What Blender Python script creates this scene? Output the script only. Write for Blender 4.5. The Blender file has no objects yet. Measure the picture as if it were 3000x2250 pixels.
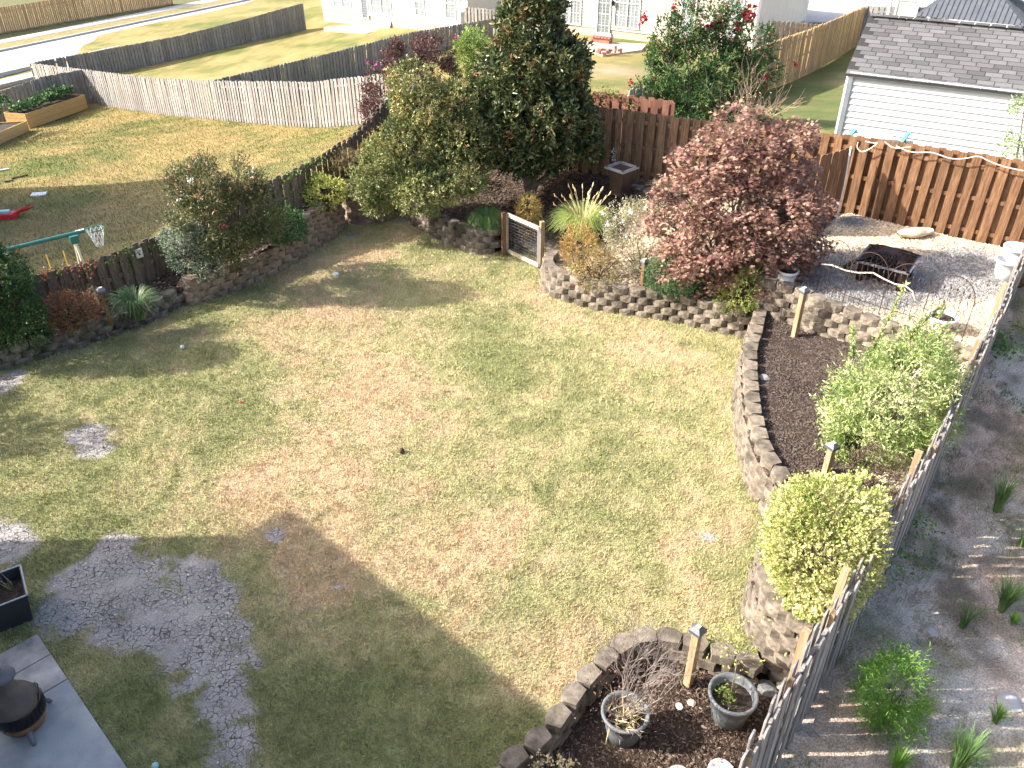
import bpy, math, random
import numpy as np
from mathutils import Vector, Matrix
random.seed(7); rng = np.random.default_rng(7)
S = bpy.context.scene; C = S.collection
# ---------------------------------------------------------------- camera, sky, sun, exposure
CAM_H = 8.6; FPX = 2430.0; PITCH = math.atan(2430/3655)
cam = bpy.data.cameras.new('camera'); cam_o = bpy.data.objects.new('camera', cam); C.objects.link(cam_o)
cam.sensor_width = 36; cam.lens = FPX/3000*36; cam.clip_end = 2000; cam.clip_start = .05
cam_o.location = (0, 0, CAM_H); cam_o.rotation_euler = (math.pi/2-PITCH, 0, 0); S.camera = cam_o
W = bpy.data.worlds.new("World"); S.world = W; W.use_nodes = True
sky = W.node_tree.nodes.new('ShaderNodeTexSky'); sky.sky_type = 'NISHITA'; sky.sun_disc = False
SUN_EL = math.radians(33); sky.sun_elevation = SUN_EL; sky.sun_rotation = math.radians(268); sky.dust_density = 4; sky.ozone_density = .6; sky.air_density = .9
bg = W.node_tree.nodes['Background']; bg.inputs[1].default_value = .15
W.node_tree.links.new(sky.outputs[0], bg.inputs[0])
sl = bpy.data.lights.new('sun', 'SUN'); sl.energy = 4.1; sl.angle = math.radians(.55); sl.color = (1, .95, .88)
sun = bpy.data.objects.new('sun', sl); C.objects.link(sun)
SD = Vector((1, .035, -math.tan(SUN_EL))).normalized()
sun.rotation_euler = SD.to_track_quat('-Z', 'Y').to_euler(); sun.location = (-20, 0, 20)
S.view_settings.view_transform = 'Standard'; S.view_settings.look = 'None'; S.view_settings.gamma = 1
S.view_settings.use_curve_mapping = False; S.view_settings.exposure = 1.42
S.cycles.max_bounces = 5; S.cycles.transparent_max_bounces = 4
# ---------------------------------------------------------------- survey helpers
_c, _s = math.cos(PITCH), math.sin(PITCH)
def at(u, v, z=0.0):
    a = (u-1500)/FPX; b = -(v-1125)/FPX
    t = (z-CAM_H)/(-_s+b*_c)
    return (a*t, (_c+b*_s)*t, z)
def zat(y, v):
    b = -(v-1125)/FPX
    return CAM_H+(-_s+b*_c)/(_c+b*_s)*y
def depth(x, y, z): return y*_c-(z-CAM_H)*_s
def vnoise(x, y, sc, seed=0):
    x = np.asarray(x)/sc+seed*17.3; y = np.asarray(y)/sc+seed*31.7
    xi = np.floor(x).astype(np.int64); yi = np.floor(y).astype(np.int64); fx = x-xi; fy = y-yi
    def h(a, b):
        n = (a*374761393+b*668265263+seed*1442695) & 0x7fffffff
        n = ((n ^ (n >> 13))*1274126177) & 0x7fffffff
        return (n ^ (n >> 16) & 0xffff)/0x7fffffff
    fx = fx*fx*(3-2*fx); fy = fy*fy*(3-2*fy)
    return (h(xi, yi)*(1-fx)+h(xi+1, yi)*fx)*(1-fy)+(h(xi, yi+1)*(1-fx)+h(xi+1, yi+1)*fx)*fy
def fbm(x, y, sc, seed=0, o=4):
    r = 0; a = .5; t = 0
    for i in range(o): r = r+a*vnoise(x, y, sc/2**i, seed+i); t += a; a *= .55
    return r/t
def tps(pts):
    P = np.array(pts, float); n = len(P)
    d = np.hypot(P[:, None, 0]-P[None, :, 0], P[:, None, 1]-P[None, :, 1])
    K = np.where(d > 0, d*d*np.log(np.maximum(d, 1e-9)), 0)+np.eye(n)*.5
    A = np.zeros((n+3, n+3)); A[:n, :n] = K; A[:n, n] = 1; A[:n, n+1:] = P[:, :2]; A[n:, :n] = A[:n, n:].T
    w = np.linalg.solve(A, np.r_[P[:, 2], 0, 0, 0])
    def f(x, y):
        x = np.asarray(x, float); y = np.asarray(y, float); r = w[n]+w[n+1]*x+w[n+2]*y
        for i in range(n):
            q = (x-P[i, 0])**2+(y-P[i, 1])**2
            r = r+w[i]*.5*q*np.log(np.maximum(q, 1e-12))
        return r
    return f
def inpoly(x, y, poly):
    x = np.asarray(x); y = np.asarray(y); r = np.zeros(x.shape, bool); n = len(poly)
    for i in range(n):
        x1, y1 = poly[i][:2]; x2, y2 = poly[(i+1) % n][:2]
        if y1 == y2: continue
        c = ((y1 > y) != (y2 > y)) & (x < (x2-x1)*(y-y1)/(y2-y1)+x1); r ^= c
    return r
# ---------------------------------------------------------------- object helpers
def meta(o, label=None, cat=None, group=None, kind=None):
    if label: o['label'] = label
    if cat: o['category'] = cat
    if group: o['group'] = group
    if kind: o['kind'] = kind
    return o
def thing(name, label, cat, loc=(0, 0, 0), rz=0, group=None):
    o = bpy.data.objects.new(name, None); C.objects.link(o); o.empty_display_size = .2
    o.location = loc; o.rotation_euler = (0, 0, rz); meta(o, label, cat, group); return o
def fast(name, V, F, mat=None, smooth=False, col=None, org=None):
    V = np.asarray(V, np.float32); F = np.asarray(F, np.int32)
    if org is not None: V = V-np.asarray(org, np.float32)
    m = bpy.data.meshes.new(name); nf, k = F.shape
    m.vertices.add(len(V)); m.vertices.foreach_set('co', V.ravel())
    m.loops.add(nf*k); m.loops.foreach_set('vertex_index', F.ravel())
    m.polygons.add(nf); m.polygons.foreach_set('loop_start', np.arange(nf, dtype=np.int32)*k)
    m.polygons.foreach_set('loop_total', np.full(nf, k, np.int32))
    if smooth: m.polygons.foreach_set('use_smooth', np.ones(nf, bool))
    if col is not None:
        a = m.color_attributes.new('Col', 'FLOAT_COLOR', 'POINT')
        a.data.foreach_set('color', np.c_[col, np.ones(len(V))].astype(np.float32).ravel())
    m.update(calc_edges=True); m.validate()
    if mat: m.materials.append(mat)
    return m
def pm(name, V, F, mat=None, smooth=False):
    m = bpy.data.meshes.new(name); m.from_pydata([tuple(v) for v in V], [], F)
    if smooth:
        for p in m.polygons: p.use_smooth = True
    if mat: m.materials.append(mat)
    m.update(); return m
def link(name, mesh, parent=None, loc=(0, 0, 0), rot=(0, 0, 0), scale=(1, 1, 1)):
    o = bpy.data.objects.new(name, mesh); C.objects.link(o); o.location = loc; o.rotation_euler = rot; o.scale = scale
    if parent is not None: o.parent = parent
    return o
class G:                                    # mesh collector
    def __init__(s): s.V = []; s.F = []
    def add(s, V, F):
        b = len(s.V); s.V += [tuple(v) for v in V]; s.F += [tuple(i+b for i in f) for f in F]; return s
    def box(s, c, d, rz=0, rx=0, ry=0):
        M = Matrix.Translation(c) @ Matrix.Rotation(rz, 4, 'Z') @ Matrix.Rotation(ry, 4, 'Y') @ Matrix.Rotation(rx, 4, 'X')
        v = [M @ Vector((x*d[0]/2, y*d[1]/2, z*d[2]/2)) for x in (-1, 1) for y in (-1, 1) for z in (-1, 1)]
        return s.add(v, [(0, 1, 3, 2), (4, 6, 7, 5), (0, 4, 5, 1), (2, 3, 7, 6), (0, 2, 6, 4), (1, 5, 7, 3)])
    def bar(s, a, b, w, h=None):            # rectangular bar from a to b
        a = Vector(a); b = Vector(b); d = (b-a); L = d.length; h = h or w
        q = d.to_track_quat('X', 'Z').to_matrix().to_4x4(); M = Matrix.Translation((a+b)/2) @ q
        v = [M @ Vector((x*L/2, y*w/2, z*h/2)) for x in (-1, 1) for y in (-1, 1) for z in (-1, 1)]
        return s.add(v, [(0, 1, 3, 2), (4, 6, 7, 5), (0, 4, 5, 1), (2, 3, 7, 6), (0, 2, 6, 4), (1, 5, 7, 3)])
    def tube(s, pts, r, n=6):
        pts = [Vector(p) for p in pts]; k = len(pts); R = r if isinstance(r, (list, tuple)) else [r]*k; b = len(s.V)
        for i, p in enumerate(pts):
            d = (pts[min(i+1, k-1)]-pts[max(i-1, 0)])
            if d.length < 1e-6: d = Vector((0, 0, 1))
            d.normalize(); x = d.orthogonal().normalized() if i == 0 else (px-d*px.dot(d)).normalized(); px = x; y = d.cross(x)
            for j in range(n):
                a = 2*math.pi*j/n; s.V.append(tuple(p+(x*math.cos(a)+y*math.sin(a))*R[i]))
        for i in range(k-1):
            for j in range(n):
                s.F.append((b+i*n+j, b+i*n+(j+1) % n, b+(i+1)*n+(j+1) % n, b+(i+1)*n+j))
        s.F.append(tuple(b+j for j in range(n))[::-1]); s.F.append(tuple(b+(k-1)*n+j for j in range(n))); return s
    def lathe(s, prof, n=20, c=(0, 0, 0)):
        b = len(s.V); k = len(prof)
        for r, z in prof:
            for j in range(n):
                a = 2*math.pi*j/n; s.V.append((c[0]+r*math.cos(a), c[1]+r*math.sin(a), c[2]+z))
        for i in range(k-1):
            for j in range(n): s.F.append((b+i*n+j, b+i*n+(j+1) % n, b+(i+1)*n+(j+1) % n, b+(i+1)*n+j))
        if prof[0][0] > 1e-4: s.F.append(tuple(b+j for j in range(n))[::-1])
        if prof[-1][0] > 1e-4: s.F.append(tuple(b+(k-1)*n+j for j in range(n)))
        return s
    def frustum(s, c, a0, a1, h, rz=0):      # square frustum, half sizes a0 (bottom) a1 (top)
        M = Matrix.Translation(c) @ Matrix.Rotation(rz, 4, 'Z')
        v = [M @ Vector((x*a0, y*a0, 0)) for x, y in ((-1, -1), (1, -1), (1, 1), (-1, 1))]+[M @ Vector((x*a1, y*a1, h)) for x, y in ((-1, -1), (1, -1), (1, 1), (-1, 1))]
        return s.add(v, [(3, 2, 1, 0), (4, 5, 6, 7), (0, 1, 5, 4), (1, 2, 6, 5), (2, 3, 7, 6), (3, 0, 4, 7)])
    def mesh(s, name, mat, smooth=False): return pm(name, s.V, s.F, mat, smooth)
    def obj(s, name, mat, parent=None, smooth=False, loc=(0, 0, 0), rot=(0, 0, 0)):
        return link(name, s.mesh(name, mat, smooth), parent, loc, rot)
# ---------------------------------------------------------------- materials
def ramp_node(nt, cols, pos=None):
    r = nt.nodes.new('ShaderNodeValToRGB'); e = r.color_ramp.elements; n = len(cols)
    for i, cc in enumerate(cols):
        p = pos[i] if pos else i/(n-1) if n > 1 else 0
        if i < 2: el = e[i]; el.position = p
        else: el = e.new(p)
        el.color = (*cc, 1)
    return r
def mat(name, cols, scale=8, rough=.85, bump=.3, stretch=(1, 1, 1), vary=.12, pos=None, metal=0, spec=.3, detail=6, bscale=None, coord='world', dirt=None):
    m = bpy.data.materials.new(name); m.use_nodes = True; nt = m.node_tree; N = nt.nodes; L = nt.links
    B = N['Principled BSDF']; B.inputs['Roughness'].default_value = rough; B.inputs['Metallic'].default_value = metal
    B.inputs['Specular IOR Level'].default_value = spec
    if coord == 'world': g = N.new('ShaderNodeNewGeometry').outputs['Position']
    else: g = N.new('ShaderNodeTexCoord').outputs['Object']
    mp = N.new('ShaderNodeMapping'); mp.inputs['Scale'].default_value = stretch; L.new(g, mp.inputs[0])
    oi = N.new('ShaderNodeObjectInfo')
    ad = N.new('ShaderNodeVectorMath'); ad.operation = 'MULTIPLY_ADD'; ad.inputs[1].default_value = (0, 0, 0)
    L.new(mp.outputs[0], ad.inputs[0]); ad.inputs[1].default_value = (1, 1, 1)
    if coord != 'world':
        sc = N.new('ShaderNodeVectorMath'); sc.operation = 'SCALE'; sc.inputs[0].default_value = (37, 53, 71); L.new(oi.outputs['Random'], sc.inputs['Scale'])
        L.new(sc.outputs[0], ad.inputs[2])
    nz = N.new('ShaderNodeTexNoise'); nz.inputs['Scale'].default_value = scale; nz.inputs['Detail'].default_value = detail; nz.inputs['Roughness'].default_value = .62
    L.new(ad.outputs[0], nz.inputs['Vector'])
    r = ramp_node(nt, cols, pos or [.3+.4*i/max(1, len(cols)-1) for i in range(len(cols))]); L.new(nz.outputs['Fac'], r.inputs[0])
    out = r.outputs[0]
    if dirt:                                 # (colour, scale, amount)
        n2 = N.new('ShaderNodeTexNoise'); n2.inputs['Scale'].default_value = dirt[1]; n2.inputs['Detail'].default_value = 5; L.new(ad.outputs[0], n2.inputs['Vector'])
        mr = N.new('ShaderNodeMapRange'); mr.inputs[1].default_value = .5; mr.inputs[2].default_value = .68; mr.inputs[4].default_value = dirt[2]; L.new(n2.outputs['Fac'], mr.inputs[0])
        mx = N.new('ShaderNodeMix'); mx.data_type = 'RGBA'; mx.inputs[7].default_value = (*dirt[0], 1); L.new(mr.outputs[0], mx.inputs[0]); L.new(out, mx.inputs[6]); out = mx.outputs[2]
    if vary:
        mr = N.new('ShaderNodeMapRange'); mr.inputs[3].default_value = 1-vary; mr.inputs[4].default_value = 1+vary; L.new(oi.outputs['Random'], mr.inputs[0])
        hs = N.new('ShaderNodeHueSaturation'); L.new(mr.outputs[0], hs.inputs['Value']); L.new(out, hs.inputs['Color']); out = hs.outputs[0]
    L.new(out, B.inputs['Base Color'])
    if bump:
        b = N.new('ShaderNodeBump'); b.inputs['Strength'].default_value = bump; b.inputs['Distance'].default_value = .02
        if bscale:
            n3 = N.new('ShaderNodeTexNoise'); n3.inputs['Scale'].default_value = bscale; n3.inputs['Detail'].default_value = 4; L.new(ad.outputs[0], n3.inputs['Vector']); L.new(n3.outputs['Fac'], b.inputs['Height'])
        else: L.new(nz.outputs['Fac'], b.inputs['Height'])
        L.new(b.outputs[0], B.inputs['Normal'])
    return m
def leafmat(name, cols, pos=None, rough=.45, trans=.25, spec=.4):
    m = bpy.data.materials.new(name); m.use_nodes = True; nt = m.node_tree; N = nt.nodes; L = nt.links
    B = N['Principled BSDF']; B.inputs['Roughness'].default_value = rough; B.inputs['Specular IOR Level'].default_value = spec
    g = N.new('ShaderNodeNewGeometry'); r = ramp_node(nt, [tuple(min(.88, c*(1.0 if 'flower' in name or 'gold' in name else 1.5)) for c in q) for q in cols], pos)
    nz = N.new('ShaderNodeTexNoise'); nz.inputs['Scale'].default_value = 2.2; nz.inputs['Detail'].default_value = 2; L.new(g.outputs['Position'], nz.inputs['Vector'])
    mm = N.new('ShaderNodeMath'); mm.operation = 'MULTIPLY_ADD'; mm.inputs[1].default_value = .55; L.new(g.outputs['Random Per Island'], mm.inputs[0])
    m2 = N.new('ShaderNodeMath'); m2.operation = 'MULTIPLY_ADD'; m2.inputs[1].default_value = 1.4; m2.inputs[2].default_value = -.47; L.new(nz.outputs['Fac'], m2.inputs[0]); L.new(m2.outputs[0], mm.inputs[2])
    L.new(mm.outputs[0], r.inputs[0]); L.new(r.outputs[0], B.inputs['Base Color'])
    T = N.new('ShaderNodeBsdfTranslucent'); L.new(r.outputs[0], T.inputs[0])
    X = N.new('ShaderNodeMixShader'); X.inputs[0].default_value = trans; L.new(B.outputs[0], X.inputs[1]); L.new(T.outputs[0], X.inputs[2])
    L.new(X.outputs[0], N['Material Output'].inputs[0]); return m
def islandmat(name, cols, rough=.9, pos=None):
    m = bpy.data.materials.new(name); m.use_nodes = True; nt = m.node_tree; N = nt.nodes; L = nt.links
    B = N['Principled BSDF']; B.inputs['Roughness'].default_value = rough; B.inputs['Specular IOR Level'].default_value = .2
    g = N.new('ShaderNodeNewGeometry'); r = ramp_node(nt, cols, pos); L.new(g.outputs['Random Per Island'], r.inputs[0]); L.new(r.outputs[0], B.inputs['Base Color']); return m
def plain(name, col, rough=.5, metal=0, spec=.5, vary=.0): return mat(name, [tuple(c*.85 for c in col), tuple(min(1, c*1.1) for c in col)], 5, rough, .05, metal=metal, spec=spec, vary=vary)
M_block = mat('retaining block concrete', [(.1, .083, .064), (.2, .165, .128), (.3, .255, .2)], 9, .95, .45, vary=.16, bscale=60, dirt=((.055, .048, .036), 2.6, .75))
M_blockt = mat('tan block concrete', [(.17, .13, .095), (.28, .215, .16), (.38, .3, .23)], 9, .95, .8, vary=.12, bscale=60, dirt=((.09, .07, .05), 2.2, .6))
M_blockd = mat('dark weathered block', [(.07, .065, .055), (.16, .14, .115), (.3, .28, .23)], 7, .95, .9, vary=.2, bscale=60, dirt=((.03, .028, .025), 2, .8))
M_brown = mat('brown stained cedar', [(.1, .048, .024), (.19, .1, .05), (.29, .165, .09)], 6, .8, .4, stretch=(5, 5, .5), vary=.22, coord='obj', dirt=((.09, .045, .025), 1.2, .5))
M_brownm = mat('shade-toned brown cedar', [(.1, .06, .035), (.19, .12, .07), (.3, .2, .13)], 6, .85, .4, stretch=(5, 5, .5), vary=.25, coord='obj')  # greyer copy of the brown cedar, this fence run's shade put into the colour
M_brownd = mat('dull brown fence wood', [(.085, .067, .052), (.155, .123, .095), (.24, .195, .15)], 6, .85, .4, stretch=(5, 5, .5), vary=.25, coord='obj')
M_brownr = mat('red brown fence wood', [(.16, .07, .045), (.26, .12, .08), (.36, .18, .12)], 6, .85, .4, stretch=(5, 5, .5), vary=.2, coord='obj')
M_grey = mat('weathered grey fence wood', [(.17, .157, .148), (.29, .272, .255), (.43, .405, .375)], 6, .85, .5, stretch=(6, 6, .5), vary=.2, coord='obj', dirt=((.13, .12, .11), 1.5, .5))
M_greyd = mat('dark grey fence wood', [(.15, .142, .132), (.25, .238, .222), (.36, .34, .315)], 6, .85, .5, stretch=(6, 6, .5), vary=.22, coord='obj')
M_tan = mat('new tan fence pine', [(.36, .23, .11), (.5, .34, .18), (.62, .45, .26)], 6, .8, .3, stretch=(5, 5, .5), vary=.18, coord='obj', dirt=((.22, .15, .09), 1.3, .4))
M_post = mat('honey coloured pine post', [(.24, .15, .08), (.36, .25, .145), (.48, .36, .23)], 5, .75, .3, stretch=(6, 6, .6), vary=.12, coord='obj')
M_beam = mat('raised bed timber', [(.36, .22, .08), (.5, .33, .14), (.6, .42, .2)], 4, .75, .2, stretch=(1, 6, 6), vary=.08, coord='obj')
M_siding = mat('white vinyl siding', [(.46, .475, .49), (.52, .535, .545)], 2, .45, .03, vary=.02)
M_cream = mat('cream vinyl siding', [(.43, .41, .34), (.48, .455, .385)], 2, .5, .03, vary=.02)
M_sidingg = mat('greige vinyl siding', [(.56, .55, .53), (.64, .63, .6)], 2, .5, .03, vary=.02)
M_trim = plain('white trim', (.66, .67, .69), .4)
M_glass = plain('window glass', (.14, .17, .18), .12, 0, .9)
M_blind = mat('window blind behind glass', [(.32, .35, .3), (.5, .52, .46)], 1.5, .3, .0, stretch=(1, 1, 12))
M_curt = mat('curtain behind glass', [(.13, .15, .16), (.26, .29, .3)], 3, .35, .0, stretch=(6, 6, .3))
M_found = mat('foundation', [(.38, .33, .25), (.52, .46, .35)], 3, .9, .2)
M_shingle = mat('asphalt shingle', [(.09, .09, .093), (.145, .143, .147)], 60, .95, .5, vary=.3)
M_under = plain('roof underlay', (.03, .03, .033), .9)
M_conc = mat('patio concrete', [(.2, .21, .225), (.3, .31, .32), (.4, .41, .42)], 1.4, .9, .15, vary=.05, bscale=40, dirt=((.55, .53, .49), 1.1, .45))
M_concs = mat('stained patio concrete', [(.16, .15, .15), (.33, .3, .28), (.5, .46, .42)], 2.2, .9, .2, vary=.1, bscale=40)
M_walk = mat('sidewalk concrete', [(.38, .37, .37), (.48, .47, .46)], .8, .9, .1, vary=.05)
M_road = mat('pale worn road asphalt', [(.4, .38, .37), (.52, .5, .485)], .35, .9, .15, vary=0, bscale=30, stretch=(1.5, .4, 1))
M_mulch = mat('mulch soil', [(.02, .015, .012), (.05, .037, .028), (.1, .075, .058)], 14, 1, 1.0, vary=0)
M_sand = mat('pale sandy gravel bed', [(.36, .29, .2), (.52, .43, .32), (.62, .54, .43)], 10, 1, .6, vary=0)
M_metalb = plain('black metal', (.02, .02, .022), .35, .6)
M_rust = mat('rusty iron', [(.045, .03, .025), (.09, .052, .036)], 12, .8, .4)
M_bronze = mat('dark bronze steel', [(.02, .013, .011), (.06, .035, .028)], 6, .4, .2, metal=.5)
M_clay = mat('brown chiminea clay', [(.075, .06, .05), (.125, .1, .085)], 5, .55, .3)
M_clayo = mat('rusty chiminea base', [(.1, .06, .04), (.33, .16, .07)], 4, .7, .3)
M_greym = mat('grey metal', [(.11, .11, .125), (.17, .165, .18)], 6, .5, .2)
M_pot = mat('grey plastic pot', [(.13, .14, .15), (.19, .2, .21)], 3, .55, .05)
M_potw = mat('white glazed pot', [(.6, .62, .66), (.75, .76, .78)], 4, .4, .1)
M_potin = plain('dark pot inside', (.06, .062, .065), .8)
M_blackp = plain('black planter plastic', (.028, .032, .04), .5)
M_green = plain('dark green paint', (.03, .17, .14), .4)
M_creamp = plain('cream painted tube', (.72, .68, .5), .5)
M_yel = plain('yellow chain sleeve', (.72, .5, .1), .5)
M_white = plain('white paint', (.78, .78, .76), .5)
M_hose = plain('beige hose', (.6, .55, .44), .6)
M_red = plain('red plastic', (.6, .03, .04), .4)
M_blue = plain('pale blue plastic', (.35, .6, .62), .4)
M_gaz = mat('charcoal metal roof', [(.09, .1, .115), (.13, .14, .155)], 3, .45, .05, metal=.2)
M_bark = mat('bark', [(.07, .06, .05), (.17, .15, .125), (.3, .27, .23)], 12, .95, .7)
M_barkd = mat('brown bark', [(.05, .035, .025), (.12, .085, .06)], 12, .95, .6)
M_twig = mat('dead grey twig', [(.2, .16, .14), (.42, .36, .31)], 12, .9, .4)
M_brick = mat('red brick', [(.26, .1, .075), (.4, .2, .15)], 8, .9, .4, vary=.15)
M_bag = mat('burlap bag', [(.5, .42, .3), (.64, .56, .42)], 5, .9, .3)
M_stone = mat('grey field stone', [(.14, .145, .145), (.28, .28, .27)], 9, .9, .5, vary=.15)
M_solar = plain('pale solar panel', (.6, .62, .45), .2)
M_cap = plain('grey post cap', (.1, .11, .12), .45)
M_fabric = plain('landscape fabric', (.03, .035, .045), .8)
# ---------------------------------------------------------------- terrain
Zt = tps([(7.84, 18.35, 1.15), (10.1, 16.8, 1.15), (1.65, 21.6, .95), (-3, 24, .3), (9.3, 34.1, -.27), (17.6, 44.8, -.44), (3.5, 49.5, -.9), (12, 44, -.9), (-3.3, 57.8, -2.2),
          (-13.8, 65.7, -3), (-8.1, 34.7, -1.64), (-16.6, 42.5, -3.2), (-23.5, 47.3, -4), (-26.3, 43.9, -4.1), (-33, 55, -4.35), (-36, 62, -4.4), (-28, 79, -4.4), (-39.5, 68.5, -4.4), (-24, 95, -4.4),
          (-9.5, 18, -.2), (-12, 24, -.9), (-17, 26.3, -1.3), (-20, 35, -2.5), (14, 14, .9), (4.2, 6.6, 0), (3, 4.5, -.1), (9.5, 12.6, .2), (12, 8, 0), (10, 3, -.2), (0, -6, -.1), (-15, 0, -.3), (-13, 10, -.2),
          (0, 12, 0), (20, 85, -1.5), (30, 30, .6), (25, 60, -.8), (0, 34, .0)])
def Z(x, y): return Zt(np.clip(x, -48, 34), np.clip(y, -10, 100))
def Zs(x, y): return float(Z(np.array([x]), np.array([y]))[0])
YARD = [(-12.5, -6), (-12.5, 11.8), (-8.47, 15.9), (-7.2, 17.2), (-5.2, 19.6), (-3.1, 24.3), (10.1, 16.7), (11, 16.2), (8.1, 12.1), (5.6, 8.7), (3.4, 5.95), (1.2, 3.1), (-2, -6)]
def terrainZ(x, y):
    z = Z(x, y)+.05*(fbm(x, y, 1.5, 3)-.5)
    return np.where(inpoly(x, y, YARD), -.9, z)
def sheet(name, poly, zf, res, material, kind='structure', colf=None, bump=0.0):
    P = np.array([p[:2] for p in poly]); x0, y0 = P.min(0); x1, y1 = P.max(0)
    xs = np.arange(x0, x1+res, res); ys = np.arange(y0, y1+res, res); X, Y = np.meshgrid(xs, ys)
    nx = len(xs); cx = (X[:-1, :-1]+res/2).ravel(); cy = (Y[:-1, :-1]+res/2).ravel()
    I = (np.arange(len(ys)-1)[:, None]*nx+np.arange(nx-1)[None, :]).ravel()
    I = I[inpoly(cx, cy, poly)]; F = np.c_[I, I+1, I+nx+1, I+nx]
    x = X.ravel(); y = Y.ravel(); used = np.unique(F); rm = np.full(len(x), -1); rm[used] = np.arange(len(used)); F = rm[F]; x = x[used]; y = y[used]
    z = zf(x, y)*np.ones(len(x))
    if bump: z = z+bump*(fbm(x, y, .25, 5)-.5)
    m = fast(name, np.c_[x, y, z], F, material, True, colf(x, y) if colf else None)
    return meta(link(name, m), kind=kind)
def sheet_at(u, v, z=None):                 # pixel to terrain
    zz = 0
    for _ in range(30):
        p = at(u, v, zz); zz = .5*zz+.5*Zs(p[0], p[1])
    return at(u, v, zz)
# far ground colour
def gcol(x, y):
    n = fbm(x, y, 2.2, 11)[:, None]; n2 = fbm(x, y, .35, 12, 3)[:, None]
    g = np.array([.125, .15, .045]); d = np.array([.31, .24, .10]); dy = np.array([.245, .19, .105])
    t = np.clip((n*1.1+.35*n2-.42)*2.1, 0, 1); c = g*(1-t)+d*t
    near = np.exp(-(((x+12)/4.5)**2+((y-22)/4)**2))[:, None]; c = c*(1-near*.6)+dy*near*.6
    rg = (1/(1+np.exp(-(x-5.5)/2))*1/(1+np.exp((y-46)/3)))[:, None]; c = c*(1-rg*.75)+np.array([.085, .12, .04])*rg*.75
    right = ((x > 3) & (y < 17.0) & (x > (y-1)*.62))[:, None]
    dn = fbm(x, y, .9, 21)[:, None]; dn2 = fbm(x, y, .22, 22, 3)[:, None]
    dirt = np.array([.60, .41, .29])*(1-dn)+np.array([.50, .43, .36])*dn
    dirt = dirt*(.72+.55*dn2); gg = np.clip((dn-.5)*5, 0, 1)*.5; dirt = dirt*(1-gg)+np.array([.22, .21, .12])*gg
    c = np.where(right, dirt, c)
    for u, v, r, a in ((1800, 200, 1.6, .8), (2500, 225, .9, .5), (2480, 250, .8, .5)):
        q = at(u, v, -.5); w = (a*np.exp(-((x-q[0])**2+(y-q[1])**2)/(2*r*r*.4)))[:, None]; c = c*(1-w)+np.array([.4, .3, .2])*w
    return c*(.85+.3*n2)
def attrmat(name, bump=.5, bsc=40, crack=False, rough=.95, fine=(.75, 1.25), fsc=70):
    m = bpy.data.materials.new(name); m.use_nodes = True; nt = m.node_tree; N = nt.nodes; L = nt.links
    B = N['Principled BSDF']; B.inputs['Roughness'].default_value = rough; B.inputs['Specular IOR Level'].default_value = .15
    a = N.new('ShaderNodeAttribute'); a.attribute_name = 'Col'; g = N.new('ShaderNodeNewGeometry')
    nz = N.new('ShaderNodeTexNoise'); nz.inputs['Scale'].default_value = fsc; nz.inputs['Detail'].default_value = 4; L.new(g.outputs['Position'], nz.inputs['Vector'])
    mr = N.new('ShaderNodeMapRange'); mr.inputs[1].default_value = .3; mr.inputs[2].default_value = .7; mr.inputs[3].default_value = fine[0]; mr.inputs[4].default_value = fine[1]; L.new(nz.outputs['Fac'], mr.inputs[0])
    hs = N.new('ShaderNodeHueSaturation'); L.new(mr.outputs[0], hs.inputs['Value']); L.new(a.outputs['Color'], hs.inputs['Color']); out = hs.outputs[0]
    b = N.new('ShaderNodeBump'); b.inputs['Strength'].default_value = bump; b.inputs['Distance'].default_value = .03
    nb = N.new('ShaderNodeTexNoise'); nb.inputs['Scale'].default_value = bsc; nb.inputs['Detail'].default_value = 5; L.new(g.outputs['Position'], nb.inputs['Vector']); L.new(nb.outputs['Fac'], b.inputs['Height'])
    L.new(b.outputs[0], B.inputs['Normal']); L.new(out, B.inputs['Base Color']); return m
M_ground = attrmat('ground turf and dirt', .6, 25, fine=(.6, 1.35), fsc=38)
M_lawn = attrmat('lawn soil', .9, 30)
M_blade = attrmat('grass blade', 0, 10, fine=(.85, 1.15), fsc=200)
# the ground: fine near, coarse to the horizon
xs = np.unique(np.r_[np.arange(-1200, -60, 60), np.arange(-60, -34, 1.), np.arange(-34, 22, .25), np.arange(22, 40, 1.), np.arange(40, 1200, 60)]); ys = np.unique(np.r_[np.arange(-600, -12, 40), np.arange(-12, 14, 1.), np.arange(14, 56, .25), np.arange(56, 100, .6), np.arange(100, 1500, 60)])
X, Y = np.meshgrid(xs, ys); nx = len(xs); I = (np.arange(len(ys)-1)[:, None]*nx+np.arange(nx-1)[None, :]).ravel()
x = X.ravel(); y = Y.ravel()
meta(link('ground', fast('ground', np.c_[x, y, terrainZ(x, y)], np.c_[I, I+1, I+nx+1, I+nx], M_ground, True, gcol(x, y))), kind='structure')
RFq = [at(u, v, z)[:2] for u, v, z in ((2200, 2200, 1.8), (2320, 1985, 1.8), (2446, 1786, 1.8), (2560, 1600, 1.8), (2645, 1450, 1.82), (2741, 1300, 1.85), (2862, 1053, 1.95), (2934, 905, 2.0), (2994, 754, 2.1))]
DIRT = [(.6, 1.5), (1.2, 3.17)]+[(a-.05, b+.03) for a, b in RFq]+[(10.2, 15.1), (14, 15), (16, 8), (12, 1.5)]
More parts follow.
